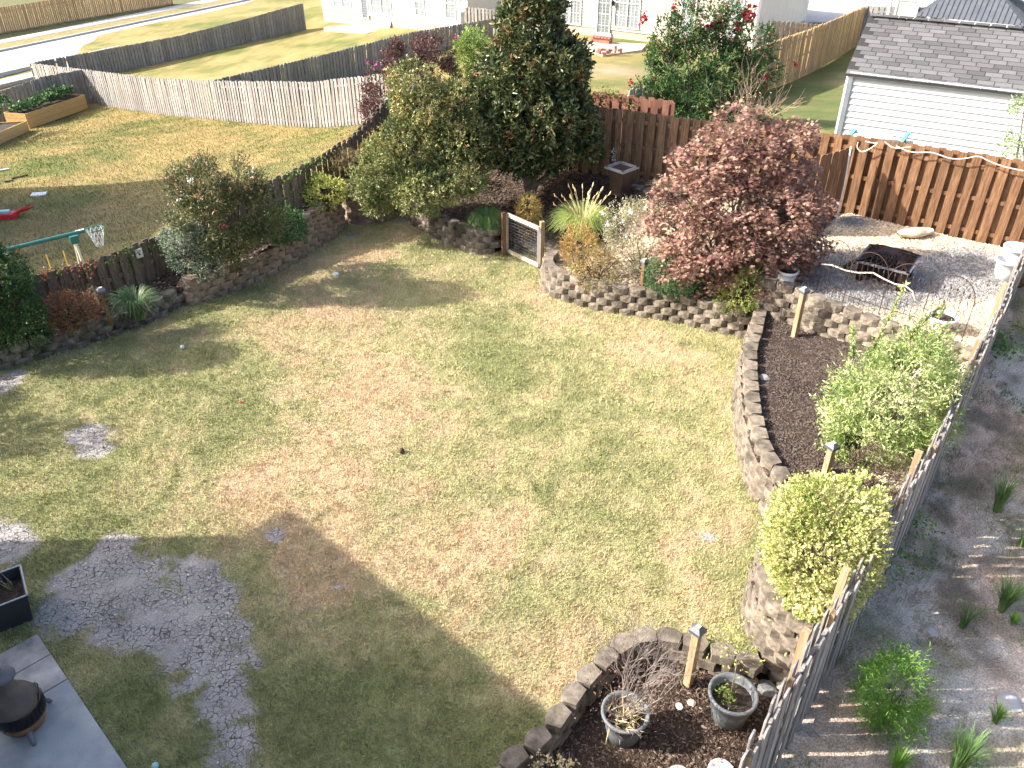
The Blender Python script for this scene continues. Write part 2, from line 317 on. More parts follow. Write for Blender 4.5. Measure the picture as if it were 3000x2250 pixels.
def dirtcol(x, y):
    a = fbm(x+.5*fbm(x, y, .7, 2), y, 1.1, 121, 5)[:, None]; b_ = fbm(x, y, .3, 122, 4)[:, None]; c_ = fbm(x, y, .09, 123, 2)[:, None]
    t = np.clip((a-.5)*4+.5, 0, 1); c = np.array([.64, .45, .33])*(1-t)+np.array([.56, .49, .42])*t
    scr = np.clip((fbm(x, y, .55, 124, 4)[:, None]-.5)*6, 0, 1)*.75; c = c*(1-scr)+np.array([.2, .165, .125])*scr
    gr = np.clip((fbm(x, y, .8, 125, 4)[:, None]-.56)*7, 0, 1)*.6; c = c*(1-gr)+np.array([.17, .18, .08])*gr
    return c*(.6+.5*b_+.35*c_)
# ---------------------------------------------------------------- wall paths (front face at the foot)
def px(L, z=0): return [at(u, v, z)[:2] for u, v in L]
LWp = [at(-160, 1150)[:2]]+px([(0, 1088), (200, 1032), (340, 985), (450, 945), (545, 893)])
STp = px([(535, 885), (559, 900), (639, 877), (762, 826), (852, 783), (935, 728), (1015, 671), (1022, 655)])
BLp = px([(1010, 650), (1023, 656), (1060, 660), (1103, 658), (1160, 642)])
CLp = px([(1168, 622), (1172, 637), (1250, 689), (1311, 717), (1373, 743), (1406, 748), (1467, 743)])
RGp = px([(1600, 795), (1576, 825), (1585, 849), (1613, 870), (1675, 891), (1765, 915), (1888, 934), (1973, 945), (2091, 976), (2180, 992)])
TWp = px([(2198, 960), (2174, 987), (2158, 1060), (2142, 1097), (2138, 1165), (2137, 1218), (2142, 1296), (2152, 1350), (2167, 1413), (2194, 1467), (2226, 1510), (2225, 1575), (2197, 1643), (2167, 1734), (2158, 1788), (2172, 1856), (2205, 1905)])+px([(2300, 1990)], -.1)+px([(2345, 2010)], 0)
UWp = px([(2205, 802), (2226, 818), (2325, 848), (2385, 880), (2447, 899), (2502, 920), (2560, 942), (2687, 986), (2759, 1008), (2850, 1038)], 1.35)
LBp = px([(1300, 2420), (1380, 2320), (1445, 2241), (1495, 2192), (1549, 2151), (1599, 2101), (1653, 2020), (1698, 1966), (1757, 1907), (1829, 1853), (1893, 1837), (1965, 1843), (2033, 1857), (2087, 1880), (2168, 1897), (2235, 1935)], .1)
def chaikin(P, n=2):
    P = [Vector((p[0], p[1])) for p in P]
    for _ in range(n):
        Q = [P[0]]
        for a, b in zip(P, P[1:]): Q += [a*.75+b*.25, a*.25+b*.75]
        P = Q+[P[-1]]
    return P
def offset(P, d):                           # to the left of the direction of travel
    P = [Vector(p[:2]) for p in P]; R = []
    for i, p in enumerate(P):
        t = (P[min(i+1, len(P)-1)]-P[max(i-1, 0)]).normalized(); R.append((p.x-t.y*d, p.y+t.x*d))
    return R
LWo, STo, BLo, CLo, RGo, TWo, UWo = [offset(p, .12) for p in (LWp, STp, BLp, CLp, RGp, TWp, UWp)]
LBo = offset(LBp, -.12)
def dirtz(x, y): return Z(x, y)+.06+.10*(fbm(x, y, .6, 126)-.5)+.03*(fbm(x, y, .15, 127, 2)-.5)
sheet('bare_dirt', DIRT, dirtz, .06, attrmat('sandy dirt', .9, 35, fine=(.55, 1.35), fsc=45), 'structure', dirtcol)
# ---------------------------------------------------------------- lawn
LAWN = [(-13, -6), (-13, 12), LWo[0]]+LWo[1:]+STo+BLo[1:]+CLo+[(.3, 19.2), (1.1, 18.6)]+RGo+TWo[:-3]+offset(LBp, -.05)[::-1]+[(-1.6, 2.5), (-2, -6)]
DRY = [(930, 780, 1.5, .9), (960, 900, 1.6, 1), (1020, 1050, 1.5, 1), (1030, 1200, 1.4, 1), (930, 1340, 1.1, 1), (860, 1460, 1., .9), (720, 1460, .9, .7), (1080, 1420, 1.2, .7), (1180, 1100, .9, .5), (1500, 1540, 1.0, .7), (1340, 1500, .9, .7),
       (1250, 1620, 1., .6), (1150, 1560, 1, .7), (1400, 1360, .7, .5), (1300, 1250, .7, .4), (1900, 1000, .9, .8), (2050, 1060, .8, .8), (1650, 930, .8, .8), (1750, 960, .8, .8), (1180, 690, 1.2, .9), (1050, 720, 1, .5), (1330, 780, .8, .6), (1550, 850, .9, .8), (2050, 1580, .7, .8), (2100, 1200, .5, .7), (2090, 1480, .5, .6),
       (1500, 1850, .8, .5), (1800, 1780, .9, .5), (2080, 1780, .6, .6), (1600, 1950, .7, .5), (560, 1500, .8, .5), (330, 1360, 1.0, .35), (1000, 1700, .9, .5), (900, 1800, 1, .4), (1150, 1850, .9, .3), (800, 1680, .9, .6), (1550, 1120, 1, .3), (2000, 1300, .7, .4), (1750, 1500, .8, .3)]
GRN = [(1450, 1000, 1.0, .8), (1480, 1080, .7, .7), (1300, 960, .7, .4), (1600, 1200, .8, .5), (1700, 1330, .9, .5), (1750, 1080, .8, .4), (1900, 1250, .8, .4), (1650, 1500, .6, .5), (1500, 1750, .6, .5), (1750, 1700, .6, .5), (460, 1700, .5, .8), (700, 1180, 1., .4), (700, 1300, .6, .6), (450, 1130, 1.3, .3), (400, 2020, .6, .7), (900, 2100, 1.2, .6), (1200, 2050, 1, .7), (1350, 2150, .8, .8), (120, 1650, .6, .6), (550, 2150, .6, .5), (350, 1450, .8, .4), (730, 1640, .4, .5), (1300, 720, .5, .4), (1850, 1550, .6, .4)]
BARE = [(330, 1600, .22), (300, 1660, .35), (210, 1690, .3), (260, 1740, .4), (380, 1700, .35), (400, 1780, .38), (470, 1760, .3), (590, 1690, .3), (640, 1740, .28), (600, 1800, .3), (530, 1820, .3), (230, 1810, .35), (160, 1790, .3), (340, 1850, .3), (450, 1860, .3), (540, 1900, .3), (600, 1960, .3), (560, 2000, .2), (420, 1830, .4), (330, 1780, .42), (560, 1860, .36), (650, 1960, .33), (700, 2210, .33), (640, 1850, .3), (240, 1760, .35),
        (640, 2030, .26), (690, 2080, .22), (700, 2150, .22), (690, 2220, .25), (640, 2250, .2), (265, 1265, .24), (272, 1315, .2), (25, 1560, .35), (60, 1600, .25), (40, 1100, .25), (-10, 1130, .3), (805, 1570, .12), (990, 1720, .05), (2075, 1575, .1), (745, 1255, .0), (1180, 645, .15), (1030, 690, .12), (1600, 795, .12)]
BP = [(*at(u, v)[:2], r) for u, v, r in BARE]; DP = [(*at(u, v)[:2], r, a) for u, v, r, a in DRY]; GP = [(*at(u, v)[:2], r, a) for u, v, r, a in GRN]
def bare(x, y):
    n = fbm(x, y, .9, 31, 6)-.5; n2 = fbm(x, y, .14, 32, 3)-.5; f = np.full(np.shape(x), -9.)
    for a, b, r in BP:
        if r > 0: f = np.maximum(f, 1-np.hypot(x-a, y-b)/(r*1.25))
    return np.clip((f+2.1*n+.9*n2+.02)*2.6, 0, 1)*np.clip((f+1.2)*3, 0, 1)
def lawncol(x, y, blade=False):
    x0_, y0_ = x, y; wx = 1.1*(fbm(x, y, 1.3, 45)-.5); wy = 1.1*(fbm(x, y, 1.3, 46)-.5); x = x+wx; y = y+wy; n = fbm(x, y, 1.6, 41); n2 = fbm(x, y, .4, 42, 3); n3 = fbm(x, y, .12, 43, 2)
    # dry/green strands drift diagonally
    ns = fbm(x*.5+y*.9, y*.5-x*.9, .5, 44, 3)
    d = np.zeros(np.shape(x)); g = np.zeros(np.shape(x))
    for a, b, r, k in DP: d = d+k*np.exp(-((x-a)**2+(y-b)**2)/(r*r*.8))
    for a, b, r, k in GP: g = g+k*np.exp(-((x-a)**2+(y-b)**2)/(r*r*.8))
    t = np.clip(.36+.5*np.clip(d, 0, 1.15)-.34*g+.45*(n-.5)+.65*(n2-.5)+.9*(ns-.5), .08, 1)[:, None]
    deep = np.array([.25, .265, .11]); mid = np.array([.415, .385, .195]); dry = np.array([.56, .43, .265])
    c = np.where(t < .5, deep*(1-2*t)+mid*2*t, mid*(2-2*t)+dry*(2*t-1))
    w = (.8+.4*n3)[:, None]; c = c*w
    if not blade:
        b = bare(x0_, y0_)[:, None]; s = np.array([.34, .315, .295])*(.7+.5*n2[:, None])*(.85+.3*n3[:, None]); c = c*.72*(1-b)+s*b
    return c
def crackmat():
    m = attrmat('lawn soil with cracked bare patches', .8, 30); nt = m.node_tree; N = nt.nodes; L = nt.links; B = N['Principled BSDF']
    src = B.inputs['Base Color'].links[0].from_socket; g = N.new('ShaderNodeNewGeometry')
    a = N.new('ShaderNodeAttribute'); a.attribute_name = 'Bare'
    wn = N.new('ShaderNodeTexNoise'); wn.inputs['Scale'].default_value = 7; L.new(g.outputs['Position'], wn.inputs['Vector'])
    ma = N.new('ShaderNodeVectorMath'); ma.operation = 'MULTIPLY_ADD'; ma.inputs[1].default_value = (.12, .12, .12); L.new(wn.outputs['Color'], ma.inputs[0]); L.new(g.outputs['Position'], ma.inputs[2])
    v = N.new('ShaderNodeTexVoronoi'); v.feature = 'DISTANCE_TO_EDGE'; v.inputs['Scale'].default_value = 13; L.new(ma.outputs[0], v.inputs['Vector'])
    mr = N.new('ShaderNodeMapRange'); mr.inputs[1].default_value = .0; mr.inputs[2].default_value = .055; vn = N.new('ShaderNodeTexNoise'); vn.inputs['Scale'].default_value = 9; L.new(g.outputs['Position'], vn.inputs['Vector']); vm = N.new('ShaderNodeMath'); vm.operation = 'MULTIPLY_ADD'; vm.inputs[1].default_value = .16; vm.inputs[2].default_value = -.075; L.new(vn.outputs['Fac'], vm.inputs[0]); va = N.new('ShaderNodeMath'); L.new(v.outputs['Distance'], va.inputs[0]); L.new(vm.outputs[0], va.inputs[1]); L.new(va.outputs[0], mr.inputs[0])
    n2 = N.new('ShaderNodeTexNoise'); n2.inputs['Scale'].default_value = 2.2; L.new(g.outputs['Position'], n2.inputs['Vector'])
    m2 = N.new('ShaderNodeMapRange'); m2.inputs[1].default_value = .36; m2.inputs[2].default_value = .52; L.new(n2.outputs['Fac'], m2.inputs[0])
    inv = N.new('ShaderNodeMath'); inv.operation = 'SUBTRACT'; inv.inputs[0].default_value = 1; L.new(mr.outputs[0], inv.inputs[1])
    mu = N.new('ShaderNodeMath'); mu.operation = 'MULTIPLY'; L.new(inv.outputs[0], mu.inputs[0]); L.new(a.outputs['Fac'], mu.inputs[1])
    mu2 = N.new('ShaderNodeMath'); mu2.operation = 'MULTIPLY'; L.new(mu.outputs[0], mu2.inputs[0]); L.new(m2.outputs[0], mu2.inputs[1])
    mx = N.new('ShaderNodeMix'); mx.data_type = 'RGBA'; mx.inputs[7].default_value = (.12, .11, .105, 1); L.new(mu2.outputs[0], mx.inputs[0]); L.new(src, mx.inputs[6]); L.new(mx.outputs[2], B.inputs['Base Color'])
    b2 = N.new('ShaderNodeBump'); b2.inputs['Strength'].default_value = .9; b2.inputs['Distance'].default_value = .03; b2.invert = True; L.new(mu2.outputs[0], b2.inputs['Height'])
    b1 = B.inputs['Normal'].links[0].from_node; L.new(b1.outputs[0], b2.inputs['Normal']); L.new(b2.outputs[0], B.inputs['Normal']); return m
def lawnz(x, y): return .05*(fbm(x, y, 1.1, 51)-.5)+.018*(fbm(x, y, .16, 52, 2)-.5)
lw = sheet('lawn', LAWN, lawnz, .07, crackmat(), 'structure', lawncol)
_v = np.empty(len(lw.data.vertices)*3, np.float32); lw.data.vertices.foreach_get('co', _v); _v = _v.reshape(-1, 3)
_a = lw.data.attributes.new('Bare', 'FLOAT', 'POINT'); _a.data.foreach_set('value', bare(_v[:, 0], _v[:, 1]).astype(np.float32))
def blades(name, x, y, zf, L, w, colf, lean=.9, material=M_blade):
    n = len(x); a = rng.uniform(0, 2*np.pi, n); b = rng.uniform(0, 2*np.pi, n); L = L*rng.uniform(.5, 1.3, n); ln = rng.uniform(.2, lean, n)
    z = zf(x, y)-.005; dx = np.cos(a)*w/2; dy = np.sin(a)*w/2; tx = np.cos(b)*L*np.sin(ln); ty = np.sin(b)*L*np.sin(ln); tz = L*np.cos(ln)
    V = np.empty((n, 3, 3)); V[:, 0] = np.c_[x-dx, y-dy, z]; V[:, 1] = np.c_[x+dx, y+dy, z]; V[:, 2] = np.c_[x+tx, y+ty, z+tz]
    c = colf(x, y); c = c*rng.uniform(.75, 1.3, n)[:, None]; cc = np.repeat(c, 3, 0)
    return meta(link(name, fast(name, V.reshape(-1, 3), np.arange(3*n).reshape(-1, 3), material, False, cc)), kind='stuff')
n = 1500000; x = rng.uniform(-10, 5.2, n); y = rng.uniform(4.5, 21.2, n)
dpt = depth(x, y, 0); keep = rng.uniform(0, 1, n) < np.clip((8.5/dpt)**1.3, .2, 1)
keep &= (np.abs(x) < dpt*.64) & inpoly(x, y, LAWN)
x = x[keep]; y = y[keep]; k = rng.uniform(0, 1, len(x)) > bare(x, y)*1.0-.02; k &= rng.uniform(0, 1, len(x)) < .35+1.1*fbm(x, y, .18, 61, 2); x = x[k]; y = y[k]; print('blades', len(x))
blades('lawn_grass', x, y, lambda a, b: lawnz(a, b)+.03*(fbm(a, b, .13, 62, 2)-.45), .055, .0065+.00035*depth(x, y, 0), lambda a, b: lawncol(a, b, True)*1.12)
FL = True
# neighbour turf tufts
n = 150000; x = rng.uniform(-24, -3.5, n); y = rng.uniform(14, 46, n); k = ~inpoly(x, y, YARD) & (np.abs(x) < depth(x, y, -1)*.64); x = x[k]; y = y[k]
blades('neighbour_grass', x, y, lambda a, b: Z(a, b)+.02, .07, .022, lambda a, b: gcol(a, b)*1.1)
# ---------------------------------------------------------------- beds
Zb = tps([(*BLp[1], .62), (*BLp[-1], .55), (*CLp[1], .55), (*CLp[2], .5), (*CLp[4], .46), (*CLp[-1], .46), (.45, 18.5, .02), (.75, 18.7, .06), (1.5, 18.6, .15), (*RGp[1], .45), (*RGp[4], .46), (*RGp[6], .46), (*RGp[8], .5), (*RGp[-1], .52),
          (1.65, 21.5, 1.0), (4, 20.3, 1.12), (5.5, 19.2, 1.18), (7.8, 18.3, 1.2), (5.3, 16.3, 1.05), (5.2, 14.6, .8), (6.0, 16.0, 1.18), (2.9, 20, .95), (3.3, 18.5, .85), (1.8, 19.8, .6), (-2, 22.5, .75), (-3.4, 23.8, .8), (2, 17.2, .42), (3.2, 17, .6)])
BACK = BLo+CLo[1:]+[(.35, 18.72), (.8, 18.35)]+RGo+[(4.9, 14.55)]+[UWo[0], UWo[1]]+[(6.2, 16.2), (7.7, 18.4), (5.6, 19.8), (1.65, 21.8), (-3.2, 24.5), (-4.2, 22.2), (-4.75, 20.8)]
def bedcol(x, y):
    c = np.array([.05, .037, .028])*np.ones((len(x), 1)); n = fbm(x, y, .5, 71)[:, None]
    for u, v, z, r, a in ((1680, 800, .2, .55, 1), (1590, 740, .05, .5, 1), (1800, 800, .45, .7, .9), (1870, 840, .5, .5, .5), (2080, 640, .9, .8, .8), (1960, 700, .7, .9, .9), (2000, 590, .95, .6, .6), (2200, 780, .9, .8, .5)):
        q = at(u, v, z); w = (a*np.exp(-((x-q[0])**2+(y-q[1])**2)/(r*r)))[:, None]; w = np.clip(w*1.5+(n-.5)*.6*w, 0, 1); c = c*(1-w)+np.array([.44, .35, .24])*w
    return c*(.7+.6*fbm(x, y, .1, 72, 2)[:, None])
M_bed = attrmat('bed soil and sand', 1., 45, fine=(.5, 1.4), fsc=45)
sheet('back_bed_ground', BACK, Zb, .08, M_bed, 'structure', bedcol, .05)
LEFTB = LWo+STo[1:]+[BLo[0], (-4.7, 20.9), (-4.3, 22), (-5.2, 19.7), (-7.2, 17.2), (-8.5, 15.9), (-10.5, 13.9), (-12.5, 12.6)]
Zl = tps([(*LWp[0], .3), (*LWp[2], .3), (*LWp[-1], .3), (*STp[2], .5), (*STp[3], .6), (*STp[4], .7), (*STp[5], .85), (*STp[6], .8), (-8.5, 15.9, .35), (-7.2, 17.2, .55), (-5.2, 19.6, .85), (-10.5, 13.9, .3)])
sheet('left_bed_ground', LEFTB, Zl, .08, M_mulch, bump=.05)
Zr = tps([(*TWp[0], .6), (*TWp[3], .6), (*TWp[7], .6), (*TWp[12], .62), (*UWp[4], .68), (*UWp[7], .95), (*UWp[9], 1.15), (7.2, 11.2, 1.0), (5.6, 9.2, .75), (4, 7.2, .6)])
RFp = [at(u, v, z)[:2] for u, v, z in ((2994, 754, 2.1), (2934, 905, 2.0), (2862, 1053, 1.95), (2741, 1300, 1.85), (2645, 1450, 1.82), (2560, 1600, 1.8), (2446, 1786, 1.8), (2320, 1985, 1.8), (2200, 2200, 1.8))]
RIGHTB = [TWo[0]]+UWo[2:]+[(RFp[2][0], RFp[2][1])]+RFp[3:7]+[TWo[-1]]+TWo[1:-1][::-1]
def rightcol(x, y):
    c = np.array([.055, .04, .032])*np.ones((len(x), 1)); n = fbm(x, y, .35, 81)[:, None]
    for u, v, z, r, a in ((2760, 1100, 1., .8, 1), (2830, 1080, 1., .6, 1), (2700, 1180, .9, .6, .7), (2620, 1380, .75, .35, .9), (2480, 1780, .6, .25, .5)):
        q = at(u, v, z); w = (a*np.exp(-((x-q[0])**2+(y-q[1])**2)/(r*r)))[:, None]; w = np.clip(w*1.7+(n-.5)*w, 0, 1); c = c*(1-w)+np.array([.5, .41, .3])*w
    return c*(.7+.6*fbm(x, y, .1, 82, 2)[:, None])
sheet('right_bed_ground', RIGHTB, Zr, .06, M_bed, 'structure', rightcol, .05)
TERR = UWo+[RFp[1], RFp[0], (10.9, 16.1), (7.85, 18.3), (5.9, 17.0)]
def terrcol(x, y):
    n = fbm(x, y, .9, 91)[:, None]; n2 = fbm(x, y, .15, 92, 2)[:, None]; g = np.zeros((len(x), 1))
    for u, v, r in ((2850, 760, 1.1), (2750, 800, 1), (2900, 830, .9), (2450, 800, 1.), (2400, 760, .8), (2550, 860, .8), (2420, 860, .7), (2620, 880, .6), (2380, 680, .4), (2500, 650, .5), (2700, 850, .7), (2800, 850, .6)):
        q = at(u, v, 1.2); g = g+np.exp(-((x-q[0])**2+(y-q[1])**2)/(r*r*.6))[:, None]
    g = np.clip(g*1.3+(n-.5)*1.2-.15, 0, 1)
    return (np.array([.58, .46, .31])*(1-g)+np.array([.22, .21, .2])*g)*(.75+.5*n2)
def terrz(x, y): return 1.2+.04*(fbm(x, y, .8, 93)-.5)
sheet('gravel_terrace', TERR, terrz, .08, attrmat('gravel', 1, 60, fine=(.5, 1.4), fsc=60), 'structure', terrcol)
LOWB = LBo+[(RFp[6][0], RFp[6][1]), RFp[7], RFp[8], (1.1, 3.2), (.2, 2.6), (-1.0, 2.8)]
LOWB = LBo+[TWo[-2], TWo[-1], (3.3, 5.9), RFp[7], RFp[8], (1.0, 2.8), (-.8, 2.8)]
def lowcol(x, y): return np.array([.06, .042, .032])*(.6+.8*fbm(x, y, .12, 95, 3)[:, None])
sheet('lower_bed_ground', LOWB, lambda x, y: -.25+.05*(fbm(x, y, .4, 96)-.5), .06, M_bed, 'structure', lowcol, .03)
# loose chips, gravel, leaf litter (uncountable)
def bits(name, poly, zf, n, size, mat_, flat=.35, asp=2.5, colf=None, dens=None, box=None):
    P = np.array([p[:2] for p in poly]); x0, y0 = P.min(0); x1, y1 = P.max(0); mm_ = 20 if dens is not None else 4
    A = (x1-x0)*(y1-y0); x = rng.uniform(x0, x1, n*mm_); y = rng.uniform(y0, y1, n*mm_); k = inpoly(x, y, poly)
    if dens is not None: k &= rng.uniform(0, 1, len(x)) < dens(x, y)
    x = x[k][:n]; y = y[k][:n]; m = len(x); z = zf(x, y)+size*.15
    a = rng.uniform(0, 2*np.pi, m); s = size*rng.uniform(.5, 1.5, m); ax = s/2; ay = s/asp/2; h = s*flat*rng.uniform(.4, 1.2, m); tilt = rng.normal(0, .3, m)
    ca, sa = np.cos(a), np.sin(a); V = np.empty((m, 5, 3))
    for j, (p, q, r) in enumerate(((-1, -.6, 0), (.8, -1, 0), (1, .7, 0), (-.7, 1, 0), (.1, 0, 1))):
        X_ = p*ax; Y_ = q*ay; V[:, j, 0] = x+X_*ca-Y_*sa; V[:, j, 1] = y+X_*sa+Y_*ca; V[:, j, 2] = z+r*h+X_*tilt-.3*h
    F = (np.array([[0, 1, 4], [1, 2, 4], [2, 3, 4], [3, 0, 4]])[None]+5*np.arange(m)[:, None, None]).reshape(-1, 3)
    col = None
    if colf is not None: c = colf(x, y)*rng.uniform(.6, 1.5, m)[:, None]; col = np.repeat(c, 5, 0)
    return meta(link(name, fast(name, V.reshape(-1, 3), F, mat_, False, col)), kind='stuff')
M_chip = islandmat('bark chips', [(.03, .02, .016), (.085, .055, .04), (.17, .12, .09), (.3, .23, .18)], pos=[0, .45, .85, 1])
M_bit = attrmat('gravel stones', 0, 10, fine=(.9, 1.1), fsc=100)
bits('bark_chips_lower_bed', LOWB, lambda x, y: -.25+.05*(fbm(x, y, .4, 96)-.5), 14000, .045, M_chip, asp=3)
bits('bark_chips_right_bed', RIGHTB, lambda x, y: Zr(x, y), 18000, .05, M_bit, asp=3.2, colf=lambda x, y: rightcol(x, y)*1.5+.015)
bits('gravel_stones', TERR, terrz, 26000, .05, M_bit, asp=1.3, flat=.6, colf=lambda x, y: terrcol(x, y)*1.12)
bits('leaf_litter_back_bed', BACK, Zb, 16000, .08, M_bit, asp=1.9, colf=lambda x, y: bedcol(x, y)*1.5+np.array([.02, .012, .008]))
bits('dry_soil_flakes', LAWN, lambda x, y: lawnz(x, y)+.004, 3000, .025, M_bit, asp=1.3, flat=.2, colf=lambda x, y: np.array([.4, .37, .35])*np.ones((len(x), 1)), dens=lambda x, y: np.where(bare(x, y) > .6, 1, 0)*(.3+fbm(x, y, .6, 66)))
bits('leaf_litter_left_bed', LEFTB, Zl, 4000, .07, M_chip, asp=2)
# ---------------------------------------------------------------- retaining walls
def block_mesh(seed, mat_, w=.335, d=.24, h=.146):
    r = random.Random(seed); V = []; F = []
    outline = [(-w/2, .07), (-w*.24, .002), (-w*.08, -.008), (w*.08, -.008), (w*.24, .002), (w/2, .07), (w*.37, d), (-w*.37, d)]
    zs = (0, h*.35, h*.7, h); n = len(outline)
    for zi, z in enumerate(zs):
        for i, (a, b) in enumerate(outline):
            j = r.uniform(-.006, .006)*(zi not in (0, 3)) if i < 6 else 0; ch = .012 if (zi == 3 and i < 6) else 0
            V.append((a*(1-ch), b+j+ch, z+(r.uniform(-.003, .003) if zi == 3 else 0)))
    for zi in range(3):
        for i in range(n): F.append((zi*n+i, zi*n+(i+1) % n, (zi+1)*n+(i+1) % n, (zi+1)*n+i))
    F.append(tuple(3*n+i for i in range(n))); F.append(tuple(range(n))[::-1]); return pm('block', V, F, mat_)
def wall(name, label, path, z0f, topf, mat_, h=.15, side=1, w=.34, setback=.022, gap=.352, group=None, phase=0, smooth=2):
    P = chaikin(path, smooth); seg = [0]
    for a, b in zip(P, P[1:]): seg.append(seg[-1]+(b-a).length)
    Ltot = seg[-1]
    def pt(s):
        s = max(0, min(Ltot-1e-6, s)); i = max(j for j in range(len(seg)-1) if seg[j] <= s); t = (s-seg[i])/max(1e-9, seg[i+1]-seg[i]); return P[i].lerp(P[i+1], t)
    vs = [block_mesh(hash(name) % 100+k, mat_, w, h=h-.004) for k in range(4)]
    t = thing(name, label, 'retaining wall', (P[0].x, P[0].y, z0f(0)), 0, group); n = 0
    zmin = min(z0f(q/10) for q in range(11)); zmax = max(topf(q/10) for q in range(11))
    for k in range(int(round((zmax-zmin)/h))+1):
        z = zmin+k*h; s = (phase+k*.5) % 1*gap+gap*.0
        while s < Ltot:
            f = s/Ltot
            if z+h <= topf(f)+h*.3 and z+h > z0f(f)-.02:
                p = pt(s); tg = (pt(s+.15)-pt(s-.15)).normalized(); nrm = Vector((-tg.y, tg.x))*side   # towards the bed
                q = p+nrm*setback*(z-zmin)/h
                o = link('block', random.choice(vs), t, (q.x-P[0].x+random.uniform(-.006, .006), q.y-P[0].y+random.uniform(-.006, .006), z-z0f(0)), (0, 0, math.atan2(nrm.y, nrm.x)-math.pi/2+random.uniform(-.035, .035))); n += 1
            s += gap
    return t
def steps(L):                               # piecewise constant top height
    def f(q):
        r = L[0][1]
        for a, b in L:
            if q >= a: r = b
        return r
    return f
wall('retaining_wall', 'low dark mossy block wall along the left edge of the lawn', LWp, lambda f: 0, lambda f: .39, M_blockd, h=.13)
wall('retaining_wall', 'stepped brown block wall below the rose bush and crape myrtle', STp, lambda f: 0, steps([(0, .6), (.47, .75), (.6, .75), (.68, .9), (.82, 1.05), (.95, .75)]), M_blockt)
wall('retaining_wall', 'short tan block wall at the far left corner of the lawn', BLp, lambda f: 0, lambda f: .75, M_blockt)
wall('retaining_wall', 'curved block wall left of the wire garden gate', CLp, lambda f: 0, lambda f: .6, M_block)
wall('retaining_wall', 'curved checker-shadowed block wall right of the wire garden gate', RGp, lambda f: 0, steps([(0, .6), (.48, .6), (.55, .6)]), M_block)
wall('retaining_wall', 'tall curved block wall along the right edge of the lawn', TWp, lambda f: 0 if f < .86 else -.3, lambda f: .75, M_block, gap=.345)
wall('retaining_wall', 'upper block wall holding the gravel terrace', UWp, lambda f: .6, lambda f: 1.35, M_block, setback=.012)
wall('retaining_wall', 'low block edging curving round the bed with two grey pots', LBp, lambda f: -.33, lambda f: .12, M_block, side=-1, setback=-.01)
HW = px([(1800, 540), (1850, 545), (1890, 560), (1960, 590), (2010, 600)], 1.1)
wall('retaining_wall', 'short dark block edging behind the plumed grass near the urn', HW, lambda f: .8, lambda f: 1.1, M_block)
# ---------------------------------------------------------------- fences
BW = {}
def board_mesh(w, mat_, H=1.8, ear=.03, dog=True):
    k = (round(w, 3), mat_.name, round(H, 2), dog)
    if k not in BW:
        e = ear if dog else 0; o = [(-w/2, 0), (w/2, 0), (w/2, H-e), (w/2-e, H), (-w/2+e, H), (-w/2, H-e)]; t = .02
        V = [(a, -t/2, b) for a, b in o]+[(a, t/2, b) for a, b in o]; n = 6
        BW[k] = pm('board', V, [tuple(range(n)), tuple(range(n, 2*n))[::-1]]+[(i, i+n, (i+1) % n+n, (i+1) % n) for i in range(n)], mat_)
    return BW[k]
def fence(name, label, P, mat_, bw=.14, sp=.2, both=True, post=2.4, rails=3, group=None, postm=None, tall=0, dog=True, jitter=.02, fside=1, off=.03, maxb=300, miss=()):
    """P: list of (x, y, zbase, ztop)"""
    t = thing(name, label, 'fence', P[0][:3], 0, group); org = Vector(P[0][:3]); nb = 0; postm = postm or mat_
    for a, b in zip(P, P[1:]):
        A = Vector(a[:2]); B = Vector(b[:2]); d = B-A; L = d.length; d.normalize(); ang = math.atan2(d.y, d.x); nr = Vector((-d.y, d.x)); n = max(1, int(round(L/sp)))
        for sd in ((-1, 1) if both else (-1,)):
            for i in range(n):
                s = (i+(.5 if sd == 1 else 0)+.25)*L/n
                if s > L: continue
                f = s/L; zb = a[2]+(b[2]-a[2])*f; zt = a[3]+(b[3]-a[3])*f; p = A+d*s+nr*sd*off*fside; nb += 1
                if nb in miss or nb > maxb: continue
                H = zt-zb+random.uniform(-jitter, jitter)
                link('board', board_mesh(bw, mat_, 1.8, dog=dog), t, (p.x-org.x, p.y-org.y, zb-org.z), (random.uniform(-.012, .012), random.uniform(-.012, .012), ang+random.uniform(-.03, .03)), (random.uniform(.94, 1.04), 1, H/1.8))
        k = max(1, int(round(L/post)))
        for r in range(rails):
            fr = (.12, .5, .86)[r] if rails == 3 else (.15, .85)[r]
            g = G(); za = a[2]+(a[3]-a[2])*fr-org.z; zb = b[2]+(b[3]-b[2])*fr-org.z
            g.bar((A.x-org.x, A.y-org.y, za), (B.x-org.x, B.y-org.y, zb), .04, .085).obj('rail', mat_, t)
        for i in range(k+1):
            f = i/k; p = A.lerp(B, f); zb = a[2]+(b[2]-a[2])*f; zt = a[3]+(b[3]-a[3])*f
            link('post', post_mesh(postm), t, (p.x-org.x, p.y-org.y, zb-.1-org.z), (0, 0, ang), (.95, .55, (zt-zb+.06+tall)/1.0))
    return t
PM = {}
def post_mesh(m, w=.09):
    if (m.name, w) not in PM: PM[(m.name, w)] = G().box((0, 0, .5), (w, w, 1)).mesh('post', m)
    return PM[(m.name, w)]
def zt(x, y, v): return zat(y, v)
LFp = [(-12.4, 12.2, .1), (-8.47, 15.9, .2), (-7.2, 17.35, .4), (-5.2, 19.7, .7), (-4.25, 21.9, .8), (-3.15, 24.4, .85)]
LFt = [1.35, zat(15.9, 752), zat(17.35, 650), zat(19.7, 490), zat(21.9, 400), 2.6]
fence('picket_fence', 'weathered brown shadowbox fence with vines behind the left beds', [(*p, t) for p, t in zip(LFp, LFt)], M_brownd, .16, .25, off=.035)
